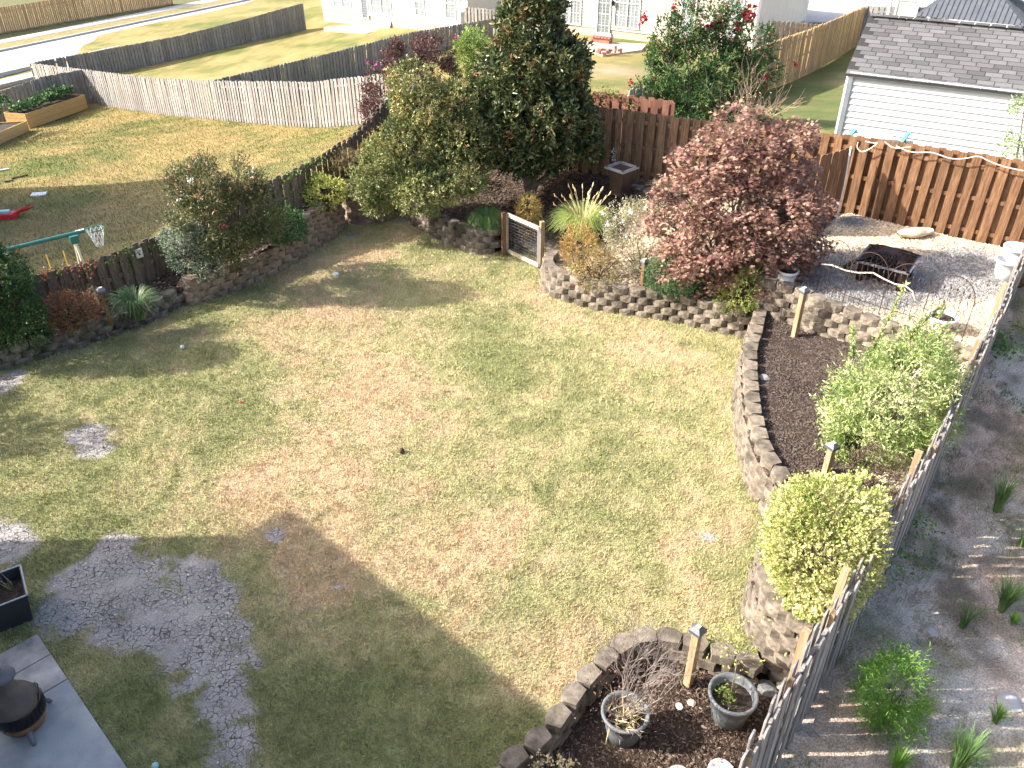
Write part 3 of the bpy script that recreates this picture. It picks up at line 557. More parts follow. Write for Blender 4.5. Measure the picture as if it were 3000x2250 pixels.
A0 = (1.65, 21.75); A1 = (4.2, 20.45); B0 = (5.9, 19.75); B1 = (7.84, 18.4); B2 = (10.15, 16.8); B3 = (11.6, 15.8)
fence('picket_fence', 'greyish shade-toned brown shadowbox fence behind the magnolia, the urn and the red maple',
      [(-3.1, 24.5, .6, 2.6), (*A0, .95, 2.8), (*A1, 1.1, zat(20.45, 345)), (*B0, 1.15, zat(19.75, 372))], M_brownm, .18, .28, off=.045, jitter=.012)
fence('picket_fence', 'brown stained shadowbox fence along the back of the gravel terrace', [(*B0, 1.15, zat(19.75, 372)), (*B1, 1.15, zat(18.4, 402)), (*B2, 1.15, zat(16.8, 461)), (*B3, 1.15, 2.95)], M_brown, .18, .28, off=.045, jitter=.012)
fence('picket_fence', 'reddish fence section showing above the brown fence beside the magnolia', [(-1, 24.2, .6, 2.9), (1.95, 22.8, .8, zat(22.8, 265)), (4.2, 22.0, .8, zat(22, 297))], M_brownr, .18, .28, off=.045)
g0 = (5.75, 16.95); g1 = (7.45, 18.05)
fence('fence_gate', 'short solid brown fence panel jutting out between the red maple and the gravel', [(*g0, 1.15, 2.85), (*g1, 1.15, 2.85)], M_brown, .185, .2, both=False, post=3, rails=2, off=.04, fside=1)
G().tube([(0, 0, 0), (.02, .05, 1.0), (.0, .1, 1.75)], .018, 6).obj('metal_pole', M_white, None, loc=(7.35, 17.72, 1.18)); meta(bpy.data.objects['metal_pole'], 'thin pale pole leaning at the open end of the brown fence panel', 'pole')
SR = (-8.1, 34.7); SL = (-23.5, 47.3); SE = (-28.6, 51.5)
def fz(p, h=1.83): z = Zs(*p); return (p[0], p[1], z-.03, z+h)
def lerp2(a, b, f): return (a[0]+(b[0]-a[0])*f, a[1]+(b[1]-a[1])*f)
fence('picket_fence', 'long sunlit pale grey fence at the back of the neighbour lawn', [(-4.4, 31.7, Zs(-4.4, 31.7), Zs(-4.4, 31.7)+1.8)]+[(*lerp2(SR, SE, f)[:2], Zs(*lerp2(SR, SE, f))-.03, zat(lerp2(SR, SE, f)[1], v)) for f, v in ((0, 240), (.25, 237), (.5, 226), (.75, 203), (1, 185))], M_grey, .14, .21, off=.03)
fl = [SL, (-24.9, 45.6), (-26.3, 43.9), (-29, 40.6), (-32, 37)]
fence('picket_fence', 'shaded grey fence behind the raised vegetable planters', [(*p, Zs(*p)-.03, z) for p, z in zip(fl, (zat(47.3, 203), zat(45.6, 225), zat(43.9, 266), zat(40.6, 300), zat(40.6, 300)-.3))], M_greyd, .15, .22, off=.03)
FR = (-14.7, 63.2); fg = [SE, lerp2(SE, FR, .25), lerp2(SE, FR, .5), lerp2(SE, FR, .75), FR]
fence('picket_fence', 'long dark grey fence beside the street with bare gaps near its corner', [(*p, Zs(*p)-.03, max(Zs(*p)+1.2, zat(p[1], v))) for p, v in zip(fg, (185, 143, 105, 57, 9))], M_greyd, .14, .2, off=.03, miss=(8, 11))
MD0 = lerp2(SR, SE, .27); fm = [MD0, lerp2(MD0, (-1.2, 53.5), .33), lerp2(MD0, (-1.2, 53.5), .66), (-1.2, 53.5)]
fence('picket_fence', 'dark grey fence between the two back lawns behind the purple shrub', [(*p, Zs(*p)-.03, zat(p[1], v)) for p, v in zip(fm, (235, 160, 93, 55))], M_greyd, .14, .2, off=.03)
fence('picket_fence', 'grey fence piece meeting the corner of the white house by its satellite dish', [(-2.9, 55.2, -2.1, zat(55.2, 20)), (1.5, 53.2, -1.7, zat(53.2, 38))], M_grey, .14, .24, off=.03)
tn = at(2150, 305, .0); tl = [(8.3, 31.5), (9.3, 34.1), (13.4, 39.3), (17.6, 44.8)]
fence('picket_fence', 'new tan pine fence running away between the cream house and the shed', [(*p, Zs(*p)-.03, zat(p[1], v)) for p, v in zip(tl, (168, 146, 80, 18))], M_tan, .14, .2, off=.03)
q0 = at(2200, 128, -.8); q1 = at(2380, 135, -.7)
fence('picket_fence', 'grey fence piece between the cream house and the new tan fence', [(12.4, 42.6, -.8, zat(42.6, 60)), (17.3, 45.0, -.6, zat(45.0, 78))], M_grey, .16, .3, off=.03)
fence('picket_fence', 'dark weathered fence piece between the tan fence and the white house on the right', [(17.6, 44.8, -.5, zat(44.8, 17)), (20.8, 42.6, -.3, zat(42.6, 22))], M_greyd, .16, .26, off=.03)
fence('picket_fence', 'low grey fence behind the red-flowered crape myrtle', [(3.6, 26.0, -.1, zat(26, 262)), (6.0, 27.6, -.1, zat(27.6, 225))], M_grey, .14, .24, off=.03)
rfz = (2.1, 2.0, 1.95, 1.85, 1.82, 1.8, 1.8, 1.8, 1.8)
rfb = (.3, .25, .2, .1, .05, 0, 0, -.05, -.1)
RF = [(10.2, 15.1, .35, 2.2)]+[(*p, b, z) for p, b, z in zip(RFp, rfb, rfz)]+[(1.2, 3.2, -.1, 1.8)]
fence('picket_fence', 'long silver-grey shadowbox fence on the right between the beds and the bare dirt', RF, M_grey, .135, .245, off=.04, post=60, postm=M_post, jitter=.03)
rf = [o for o in C.objects if o.get('label', '').startswith('long silver-grey')][0]
for u, v, z in ((2475, 1743, .75), (2529, 1607, 1.95), (2600, 1470, 1.9), (2820, 1010, 2.0), (2930, 790, 2.1)): pass
for f, (a, b) in ((.4, (RFp[0], RFp[1])), (.6, (RFp[1], RFp[2])), (.3, (RFp[3], RFp[4])), (.55, (RFp[5], RFp[6])), (.5, (RFp[6], RFp[7]))):
    p = lerp2(a, b, f); d = Vector((b[0]-a[0], b[1]-a[1])).normalized(); nn = Vector((d.y, -d.x)); nn = nn if nn.x < 0 else -nn; p = (p[0]+nn.x*.1, p[1]+nn.y*.1)
    link('post', post_mesh(M_post), rf, (p[0]-rf.location.x, p[1]-rf.location.y, 0-rf.location.z), (0, 0, math.atan2(d.y, d.x)), (.9, .9, 1.9))
# street tan fence
st = [(-42.5, 62), (-38.9, 67.2), (-34.5, 74), (-30.2, 80.2)]
fence('picket_fence', 'tall new tan pine fence on the far side of the street', [(*p, -4.35, -4.35+2.0) for p in st], M_tan, .15, .17, both=False, post=2.4, rails=2, dog=False, off=.06)
# ---------------------------------------------------------------- street
def strip(name, A, B, z, mat_, kind='structure', thick=0.0):
    n = len(A); V = []
    for a, b in zip(A, B): V += [(a[0], a[1], z), (b[0], b[1], z)]
    F = [(2*i, 2*i+1, 2*i+3, 2*i+2) for i in range(n-1)]
    if thick:
        m = len(V); V += [(v[0], v[1], z-thick) for v in V]
        F += [(2*i, 2*i+2, 2*i+2+m, 2*i+m) for i in range(n-1)]+[(2*i+1, 2*i+1+m, 2*i+3+m, 2*i+3) for i in range(n-1)]
    return meta(link(name, pm(name, V, F, mat_)), kind=kind)
def ext(a, b, k=60):
    d = Vector((b[0]-a[0], b[1]-a[1])).normalized(); return [(a[0]-d.x*25, a[1]-d.y*25), a, b, (b[0]+d.x*k, b[1]+d.y*k)]
zr = -4.22
def pr(u, v, z=zr): return at(u, v, z)[:2]
roadN = ext(pr(0, 218), pr(136, 190)); roadF = ext(pr(0, 152), pr(600, 28))
nd = Vector((roadF[2][0]-roadF[1][0], roadF[2][1]-roadF[1][1])).normalized()
roadN = ext(roadN[1], (roadN[1][0]+nd.x*24, roadN[1][1]+nd.y*24))
strip('road', roadN, roadF, zr, M_road)
swF = [offset(roadF, k) for k in (.0, .18, 1.9, 3.1)]
strip('kerb', swF[0], swF[1], zr+.13, M_walk, thick=.3)
strip('verge', swF[1], swF[2], zr+.12, mat('verge turf', [(.17, .16, .06), (.33, .26, .12)], 3, .95, .4, vary=0), thick=.3)
strip('sidewalk', swF[2], swF[3], zr+.135, M_walk, thick=.3)
strip('grass_bank', swF[3], offset(roadF, 30), zr+.11, mat('shaded turf', [(.09, .1, .04), (.17, .16, .07)], 3, .95, .4, vary=0), thick=.3)
swN = [offset(roadN, k) for k in (0, -.18, -1.7, -2.9)]
strip('kerb', swN[1], swN[0], zr+.13, M_walk, thick=.3); strip('sidewalk', swN[3], swN[2], zr+.12, M_walk, thick=.3)
# driveway street beyond the cream house
strip('driveway', [(15.5, 52), (18, 75)], [(30, 52), (34, 75)], Zs(22, 60)+.25, M_walk, thick=.6)
# ---------------------------------------------------------------- houses
def plane_at(u, v, p0, p1):                 # pixel to the vertical plane through p0 and p1
    a = (u-1500)/FPX; b = -(v-1125)/FPX; d = (a, _c+b*_s, -_s+b*_c); nx_, ny_ = p1[1]-p0[1], -(p1[0]-p0[0])
    t = (p0[0]*nx_+p0[1]*ny_)/(d[0]*nx_+d[1]*ny_); return (d[0]*t, d[1]*t, CAM_H+d[2]*t)
def siding(t, name, p0, p1, z0, z1, mat_, row=.2, out=1, single=True):
    """lap siding rows between ground points p0 and p1; out is the side the wall faces (+1 = right of p0->p1)"""
    org = t.location; A = Vector((*p0, 0)); B = Vector((*p1, 0)); d = (B-A).normalized(); n = Vector((d.y, -d.x, 0))*out; L = (B-A).length
    k = int(math.ceil((z1-z0)/row)); V = []; F = []
    rowm = None
    for i in range(k):
        za = z0+i*row; zb = min(z1, za+row); q = [A+n*.05, B+n*.05, B+n*.012, A+n*.012, A-n*.03, B-n*.03]
        vv = [(*q[0].xy, za), (*q[1].xy, za), (*q[2].xy, zb), (*q[3].xy, zb), (*q[4].xy, za), (*q[5].xy, za), (*q[5].xy, zb), (*q[4].xy, zb)]
        vv = [(a-org.x, b-org.y, c-org.z) for a, b, c in vv]; ff = [(0, 1, 2, 3), (0, 4, 5, 1), (3, 2, 6, 7), (4, 7, 6, 5), (0, 3, 7, 4), (1, 5, 6, 2)]
        if single: link('siding_board', pm('siding_board', vv, ff, mat_), t)
        else:
            b = len(V); V += vv; F += [tuple(j+b for j in f) for f in ff]
    if not single: meta(link(name, pm(name, V, F, mat_), t), kind='stuff')
def window(t, p0, p1, u0, u1, v0, v1, out=1, glass=None, mid=True, grid=(2, 2), name='window', cols=1):
    a = plane_at(u0, (v0+v1)/2, p0, p1); b = plane_at(u1, (v0+v1)/2, p0, p1); zlo = plane_at((u0+u1)/2, v1, p0, p1)[2]; zhi = plane_at((u0+u1)/2, v0, p0, p1)[2]
    d = Vector((b[0]-a[0], b[1]-a[1], 0)); L = d.length; d.normalize(); n = Vector((d.y, -d.x, 0))*out; ang = math.atan2(d.y, d.x); org = t.location
    M = Vector(((a[0]+b[0])/2, (a[1]+b[1])/2, (zlo+zhi)/2))-org; H = zhi-zlo
    fr = G(); c = M+n*.06
    for sx in (-1, 1): fr.box(c+d*sx*(L/2-.03), (.07, .06, H), ang)
    for sz in (-1, 1): fr.box(c+Vector((0, 0, sz*(H/2-.035))), (L-.14, .06, .07), ang)
    f = fr.obj(name, M_trim, t)
    for ci in range(cols):
        cc = c+d*((ci+.5)/cols-.5)*(L-.1); w = (L-.1)/cols
        if ci: G().box(c+d*((ci/cols)-.5)*(L-.1)+n*.002, (.09, .066, H-.15), ang).obj('mullion', M_trim, f)
        G().box(cc-n*.018, (w-.06, .012, H-.15), ang).obj('pane', glass or M_glass, f)
        if mid: G().box(cc+n*.004, (w-.1, .05, .06), ang).obj('meeting_rail', M_trim, f)
        m = G()
        for i in range(1, grid[0]+1): m.box(cc-n*.006+d*(i/(grid[0]+1)-.5)*(w-.1), (.02, .012, H-.16), ang)
        for i in range(1, grid[1]+1): m.box(cc-n*.004+Vector((0, 0, (i/(grid[1]+1)-.5)*H)), (w-.12, .01, .02), ang)
        if grid[0]+grid[1]: m.obj('glazing_bar', M_trim, f)
    return f
def quad_roof(t, name, V, F, mat_):
    o = t.location; return link(name, pm(name, [(a-o.x, b-o.y, c-o.z) for a, b, c in V], F, mat_), t)
def hip(p0, p1, depth_, z, rise, ov=.4, back=1):
    A = Vector((*p0, 0)); B = Vector((*p1, 0)); d = (B-A).normalized(); n = Vector((-d.y, d.x, 0))*back
    A2 = A-d*ov-n*ov; B2 = B+d*ov-n*ov; C2 = B+d*ov+n*(depth_+ov); D2 = A-d*ov+n*(depth_+ov); L = (B2-A2).length; h = (depth_+2*ov)/2
    R1 = A2+d*h+n*h; R2 = B2-d*h+n*h
    if L < 2*h: R1 = R2 = (A2+B2+C2+D2)/4
    V = [(*q.xy, z) for q in (A2, B2, C2, D2)]+[(*q.xy, z+rise) for q in (R1, R2)]+[(*q.xy, z-.15) for q in (A2, B2, C2, D2)]
    return V, [(0, 1, 5, 4), (1, 2, 5), (2, 3, 4, 5), (3, 0, 4), (0, 6, 7, 1), (1, 7, 8, 2), (2, 8, 9, 3), (3, 9, 6, 0), (6, 9, 8, 7)]
def bodybox(t, name, p0, p1, depth_, z0, z1, mat_, back=1):
    A = Vector((*p0, 0)); B = Vector((*p1, 0)); d = (B-A).normalized(); n = Vector((-d.y, d.x, 0))*back; o = t.location; C_ = B+n*depth_; D_ = A+n*depth_
    V = [(q.x-o.x, q.y-o.y, z-o.z) for z in (z0, z1) for q in (A, B, C_, D_)]
    link(name, pm(name, V, [(0, 1, 5, 4), (1, 2, 6, 5), (2, 3, 7, 6), (3, 0, 4, 7), (4, 5, 6, 7), (3, 2, 1, 0)], mat_), t); return (A, B, C_, D_)
# cream house
h0 = (1.0, 51.8); h1 = (12.22, 44.54); hz = -.9
cream = thing('house', 'cream sided single storey house with a white french door facing the back lawn', 'house', (h0[0], h0[1], hz))
A_, B_, C_, D_ = bodybox(cream, 'wall', h0, h1, 9, hz-.3, 3.6, M_found, 1)
siding(cream, 'siding', h0, h1, hz+.45, 3.6, M_cream, .16, 1, False)
siding(cream, 'side_siding', h1, (C_.x, C_.y), hz+.45, 3.6, M_sidingg, .16, 1, False)
for (u0, u1, v0, v1, cc) in ((1640, 1706, -75, 71, 2), (1803, 1879, -68, 84, 2), (1998, 2042, -50, 95, 1), (2128, 2180, -45, 105, 1)):
    window(cream, h0, h1, u0, u1, v0, v1, glass=M_curt, cols=cc, grid=(2, 3))
dr = window(cream, h0, h1, 1751, 1792, -62, 107, glass=M_glass, cols=1, mid=False, grid=(2, 4), name='door'); 
a = plane_at(1754, 100, h0, h1); b = plane_at(1789, 104, h0, h1)
G().box((Vector(a)+Vector(b))/2-cream.location+Vector((-.03, -.05, -.02)), (.85, .07, .28), math.atan2(b[1]-a[1], b[0]-a[0])).obj('kick_panel', M_trim, dr)
G().bar(Vector((*h1, hz))-cream.location+Vector((.0, -.05, 0)), Vector((*h1, 3.6))-cream.location+Vector((.0, -.05, 0)), .14, .14).obj('corner_trim', M_trim, cream)
quad_roof(cream, 'roof', *hip(h0, h1, 9, 3.6, 2.2), M_shingle)
G().lathe([(0, 0), (.09, .02), (.1, .2), (.05, .26), (0, .28)], 8).obj('wall_lamp', M_metalb, cream, loc=Vector(plane_at(1800, 16, h0, h1))-cream.location+Vector((-.1, -.12, 0)))
ps = [at(1690, 122, -.86), at(1775, 158, -.86), at(1905, 140, -.86), at(1830, 108, -.86)]
def slab(name, pts, thick, mat_, kind='structure', parent=None):
    n = len(pts); V = [tuple(p) for p in pts]+[(p[0], p[1], p[2]-thick) for p in pts]
    o = link(name, pm(name, V, [tuple(range(n)), tuple(range(n, 2*n))[::-1]]+[(i, i+n, (i+1) % n+n, (i+1) % n) for i in range(n)], mat_), parent)
    return meta(o, kind=kind) if kind else o
M_slabtan = mat('tan patio concrete', [(.38, .32, .25), (.52, .46, .37)], 2, .9, .2, vary=0)
slab('patio', [at(u, v, -.72) for u, v in ((1672, 118), (1765, 162), (1880, 146), (1895, 128))], .5, M_slabtan)
st_ = thing('door_step', 'brick step below the white french door of the cream house', 'step', at(1762, 122, -.7))
G().box((0, 0, .1), (1.1, .4, .2), -.58).obj('tread', M_brick, st_)
for i in range(6): G().box((-.42+i*.165, -.17+.28-i*.1, .26), (.15, .35, .07), -.58).obj('brick', M_brick, st_)
bs = thing('brick_stack', 'loose stack of red bricks at the edge of the cream house patio', 'bricks', at(1785, 158, -.7))
for i in range(10):
    q = (.0+.26*(i % 5)-.5+random.uniform(-.04, .04), random.uniform(-.15, .25), .06+.11*(i//5)); upright = i in (3, 4, 8)
    link('brick', pm('brick', *(lambda g: (g.V, g.F))(G().box((0, 0, 0), (.22, .12, .1))), M_brick), bs, (q[0], q[1], q[2]+(.1 if upright else 0)), (0, math.pi/2 if upright else 0, random.uniform(-.7, .4)))
# white house with satellite dish
w1 = (-3.3, 57.8); w0 = (-13.84, 65.7)
wh = thing('house', 'white sided house with a satellite dish on its corner post', 'house', (*w0, -3))
A_, B_, C_, D_ = bodybox(wh, 'wall', w0, w1, 9, -3.4, 2.4, M_found, 1)
siding(wh, 'siding', w0, w1, -2.1, 2.4, M_siding, .16, 1, False)
siding(wh, 'side_siding', w1, (C_.x, C_.y), -1.8, 2.4, M_sidingg, .16, 1, False)
quad_roof(wh, 'roof', *hip(w0, w1, 9, 2.4, 2.2), M_shingle)
for (u0, u1, v0, v1, cc) in ((975, 1027, -55, 21, 2), (1086, 1146, -50, 39, 2), (1216, 1244, -40, 47, 1), (1306, 1336, -35, 56, 1)):
    window(wh, w0, w1, u0, u1, v0, v1, glass=M_curt, cols=cc, grid=(1, 3))
window(wh, w0, w1, 1058, 1078, -60, 54, glass=M_glass, mid=False, grid=(0, 0), name='door')
dd = thing('satellite_dish', 'white satellite dish on a pole by the corner of the white house', 'satellite dish', (*plane_at(1362, 60, (-3.4, 57.3), (0, 55))[:2], -2.2))
zp = zat(dd.location.y, 18)+2.2
G().tube([(0, 0, 0), (0, 0, zp)], .03).obj('pole', M_greym, dd)
dsh = G().lathe([(.005, 0), (.2, .03), (.36, .1), (.38, .13), (.36, .115), (.19, .05), (0, .02)], 20).obj('dish', M_white, dd, True, loc=(0, -.1, zp), rot=(1.15, 0, -.75))
G().bar((0, -.1, zp-.3), (-.25, -.45, zp+.1), .03).obj('feed_arm', M_greym, dd)
slab('patio', [at(u, v, -2.72) for u, v in ((948, 80), (1075, 97), (1140, 82), (1040, 70))], .3, M_slabtan)
bd = thing('board', 'white panel leaning against the wall of the white house', 'panel', (*at(1115, 80, -2.7)[:2], -2.75))
p_ = Vector(at(1115, 80, -2.7)); dd_ = Vector((.8, -.6, 0))
slab('sheet', [Vector(q)-bd.location for q in (p_-dd_*.85, p_+dd_*.85, p_+dd_*.85+Vector((.25, .35, .95)), p_-dd_*.85+Vector((.25, .35, .95)))], .03, M_white, None, bd)
# white house on the right
r0 = (20.6, 42.0); r1 = (29, 36.5)
rh = thing('house', 'white sided house behind the shed at the right edge', 'house', (*r0, -.3))
A_, B_, C_, D_ = bodybox(rh, 'wall', r0, r1, 9, -.6, 6.5, M_found, 1)
siding(rh, 'siding', r0, r1, -.1, 6.5, M_siding, .18, 1, False); siding(rh, 'side_siding', (D_.x, D_.y), r0, -.1, 6.5, M_sidingg, .18, 1, False)
quad_roof(rh, 'roof', *hip(r0, r1, 9, 6.5, 2), M_shingle)
window(rh, r0, r1, 2630, 2697, -60, 60, glass=M_blind, grid=(0, 0)); window(rh, r0, r1, 2903, 2952, 20, 50, glass=M_glass, grid=(1, 0), mid=False)
for uu in (2601, 2722):
    a = plane_at(uu, 50, r0, r1); G().bar(Vector((a[0]-.05, a[1]-.08, -.3))-rh.location, Vector((a[0]-.05, a[1]-.08, 6.5))-rh.location, .22, .08).obj('corner_trim', M_trim, rh)
G().lathe([(0, 0), (.1, .02), (.12, .2), (.05, .28), (0, .3)], 8).obj('wall_lamp', M_metalb, rh, loc=Vector(plane_at(2972, 28, r0, r1))-rh.location+Vector((-.1, -.15, 0)))
# shed
sd = Vector((.868, -.499, 0)); sp_ = Vector((.499, .868, 0)); sE = Vector((8.92, 22.7, 0))
shed = thing('shed', 'white sided garden shed with a dark grey shingle roof', 'shed', (sE.x, sE.y, .9))
o_ = shed.location; L_ = 8.0; wdt = 3.6; ze = 3.3; zrg = 4.45
s1 = sE+sd*L_
bodybox(shed, 'wall', sE.xy, s1.xy, wdt, .6, ze, M_sidingg, 1)
siding(shed, 'siding', sE.xy, s1.xy, .75, ze, M_siding, .165, 1, True)
G().bar(Vector((sE.x, sE.y, .7))-o_-sp_*.05, Vector((sE.x, sE.y, ze))-o_-sp_*.05, .13, .13).obj('corner_trim', M_trim, shed)
G().bar(Vector((sE.x, sE.y, ze+.03))-o_-sp_*.1, Vector((s1.x, s1.y, ze+.03))-o_-sp_*.1, .1, .12).obj('fascia', M_trim, shed)
eA = sE-sd*.12-sp_*.16; hw = wdt/2+.16
V = []
for q, z in ((eA, ze+.04), (eA+sd*(L_+.24), ze+.04), (eA+sd*(L_+.24)+sp_*hw, zrg), (eA+sp_*hw, zrg), (eA+sp_*2*hw, ze+.04), (eA+sd*(L_+.24)+sp_*2*hw, ze+.04)): V.append((q.x, q.y, z))
V += [(a, b, c-.06) for a, b, c in V]
rf_ = quad_roof(shed, 'roof', V, [(0, 1, 2, 3), (3, 2, 5, 4), (6, 9, 8, 7), (9, 10, 11, 8), (0, 6, 7, 1), (1, 7, 8, 2), (2, 8, 11, 5), (5, 11, 10, 4), (4, 10, 9, 3), (3, 9, 6, 0)], M_under)
gable = [(sE.x, sE.y, ze), ((sE+sp_*wdt).x, (sE+sp_*wdt).y, ze), ((sE+sp_*wdt/2).x, (sE+sp_*wdt/2).y, zrg-.12)]
link('gable', pm('gable', [tuple(Vector(v)-o_) for v in gable], [(0, 1, 2)], M_sidingg), shed)
slope = math.hypot(hw, zrg-ze-.04); pit = math.atan2(zrg-ze-.04, hw); rowe = slope/15; tab = .40
tm = pm('shingle', [(0, -.01, .004), (tab-.02, -.01, .004), (tab-.02, rowe, .001), (0, rowe, .001), (0, -.01, .02), (tab-.02, -.01, .02), (tab-.02, rowe+.01, .006), (0, rowe+.01, .006)], [(4, 5, 6, 7), (0, 4, 7, 3), (1, 2, 6, 5), (0, 1, 5, 4), (3, 7, 6, 2)], M_shingle)
Rm = Matrix((sd, (sp_*math.cos(pit)+Vector((0, 0, math.sin(pit)))), sd.cross(sp_*math.cos(pit)+Vector((0, 0, math.sin(pit)))))).transposed()
for r in range(15):
    for c in range(17):
        s = c*tab-(r % 3)*.13+.02
        if s < 0: s0 = 0; continue
        if s+tab > L_+.24: continue
        q = Vector((eA.x, eA.y, ze+.042))+sd*s+Rm.col[1]*(r*rowe)
        link('shingle', tm, rf_, q-o_, Rm.to_euler())
for r in range(18):                           # ridge caps
    q = eA+sd*(.2+r*.37)+sp_*hw; G().box((0, 0, .02), (.34, .26, .02)).obj('ridge_cap', M_shingle, rf_, loc=(q.x-o_.x, q.y-o_.y, zrg-o_.z+.02), rot=(0, 0, math.atan2(sd.y, sd.x)))
# gazebo
gz = thing('gazebo', 'charcoal metal two tier hardtop gazebo behind the shed', 'gazebo', (16.0+.546*1.5, 31.2+.838*1.5, .7)); ga = math.atan2(-.546, .838)
g = G(); 
for r, (a0, a1, z0_, h_) in (('r', (1.75, .62, 2.45, .78)), ('t', (.78, .05, 3.3, .4))):
    G().frustum((0, 0, z0_), a0, a1, h_).obj('roof_tier', M_gaz, gz, rot=(0, 0, ga))
    for k in range(4):
        rb = G()
        for i in range(-9, 10):
            f = i/10; x0_ = f*a0; lim = min(1, (a0-abs(x0_))/(a0-a1)) if a0 > a1 else 1
            rb.bar((x0_, -a0, z0_+.015), (x0_, -a0+(a0-a1)*lim, z0_+h_*lim+.015), .025, .03)
        rb.obj('rib', M_gaz, gz, rot=(0, 0, ga+k*math.pi/2))
for sx in (-1, 1):
    for sy in (-1, 1): G().box((sx*1.5, sy*1.5, 1.2), (.12, .12, 2.5)).obj('post', M_metalb, gz, rot=(0, 0, ga))
# ladder against the shed
ldp = [plane_at(2505, 386, (7.6, 20.9), (11, 18.9)), plane_at(2662, 396, (7.6, 20.9), (11, 18.9))]
ld = thing('ladder', 'aluminium ladder with green end brackets lying between fence and shed', 'ladder', ldp[0])
for dz, dy in ((0, 0), (-.08, -.33)):
    G().bar((0, dy, dz), Vector(ldp[1])-Vector(ldp[0])+Vector((0, dy, dz)), .03, .07).obj('side_rail', M_greym if dz else M_trim, ld)
for i in range(1, 9):
    q = (Vector(ldp[1])-Vector(ldp[0]))*i/9; G().bar(q, q+Vector((0, -.33, -.08)), .03).obj('rung', M_trim, ld)
for i in (0, 1):
    q = (Vector(ldp[1])-Vector(ldp[0]))*i; G().bar(q+Vector((0, .03, .04)), q+Vector((-.35, -.38, -.14)), .08, .06).obj('bracket', plain('green bracket', (.12, .45, .33)), ld)
# own house and the neighbour's house (out of frame, they shade the lawns)
oh = thing('house', 'two storey house of this garden standing behind the patio', 'house', (-12.43, 8.6, 0))
o0 = (-12.43, 8.6); od = Vector((.735, -.678)); o1 = (o0[0]+od.x*17, o0[1]+od.y*17)
bodybox(oh, 'wall', o0, o1, 9, -.5, 5.85, M_siding, -1); siding(oh, 'siding', o0, o1, .3, 5.8, M_siding, .2, -1, False)
quad_roof(oh, 'roof', *hip(o0, o1, 9, 5.95, 2.2, .35, back=-1), M_shingle)
nh = thing('house', 'neighbouring house beyond the left edge whose shadow falls on its lawn', 'house', (-33, 9, -1.2))
n0 = (-34, 24.8); n1 = (-20.5, 26.7)
bodybox(nh, 'wall', n0, n1, 13, -2.2, 5.9, M_siding, -1); quad_roof(nh, 'roof', *hip(n0, n1, 13, 5.9, 2.4, .35, back=-1), M_shingle)
# ---------------------------------------------------------------- patio of this garden
e0 = Vector(at(108, 1856, .05)); ed = (Vector(at(372, 2250, .05))-e0).normalized(); ei = Vector((ed.y, -ed.x, 0)); ei = ei if ei.x < 0 else -ei
cuts = [0, (Vector(at(148, 1916, .05))-e0).dot(ed), (Vector(at(195, 1990, .05))-e0).dot(ed), 7]
for i, (a, b) in enumerate(zip(cuts, cuts[1:])):
    for j, (c0, c1) in enumerate(((0, .95), (.965, 4)) if i < 2 else ((0, 4),)):
        q = [e0+ed*(a+.008)+ei*c0, e0+ed*(b-.008)+ei*c0, e0+ed*(b-.008)+ei*c1, e0+ed*(a+.008)+ei*c1]
        if b-a > .1: slab('patio_slab', q, .25, M_concs if i < 2 else M_conc)
# chiminea
chb = Vector(at(80, 2122, .05)); ch = thing('chiminea', 'brown lidded chiminea with black mesh fire bowl on the concrete patio', 'chiminea', chb, .3); ch.scale = (.78, .78, .82)
G().lathe([(.12, .16), (.26, .2), (.31, .3), (.31, .36), (.27, .37)], 24).obj('base_bowl', M_clayo, ch, True)
G().lathe([(.29, .36), (.33, .40), (.335, .46), (.325, .6), (.3, .64)], 24).obj('fire_screen', M_metalb, ch, True)
bz = G()
for i in range(28):
    a = i*2*math.pi/28; bz.tube([(.34*math.cos(a), .34*math.sin(a), .42), (.345*math.cos(a+.1), .345*math.sin(a+.1), .62)], .005, 4)
bz.obj('mesh_bars', M_metalb, ch)
G().lathe([(.32, .62), (.33, .65), (.315, .7), (.26, .8), (.18, .9), (.125, .98), (.11, 1.08), (.115, 1.2)], 28).obj('hood', M_clay, ch, True)
G().lathe([(.1, 1.17), (.17, 1.18), (.175, 1.2), (.14, 1.25), (.06, 1.285), (.05, 1.29), (.055, 1.33), (.03, 1.35), (0, 1.35)], 24).obj('lid', M_greym, ch, True)
for k in range(3):
    a = -1.2+k*2*math.pi/3; G().tube([(.22*math.cos(a), .22*math.sin(a), .3), (.33*math.cos(a), .33*math.sin(a), .27), (.39*math.cos(a), .39*math.sin(a), .2), (.43*math.cos(a), .43*math.sin(a), .13)], [.05, .045, .035, .03], 6).obj('leg', M_greym, ch, True)
G().tube([(.33*math.cos(t), .33*math.sin(t), .62+.14*math.sin((t+.4)*2.2)) for t in (-.4, 0, .4, .8, 1.03)], .01, 5).obj('door_handle', M_metalb, ch)
for o__ in ch.children: o__.location.z -= .14
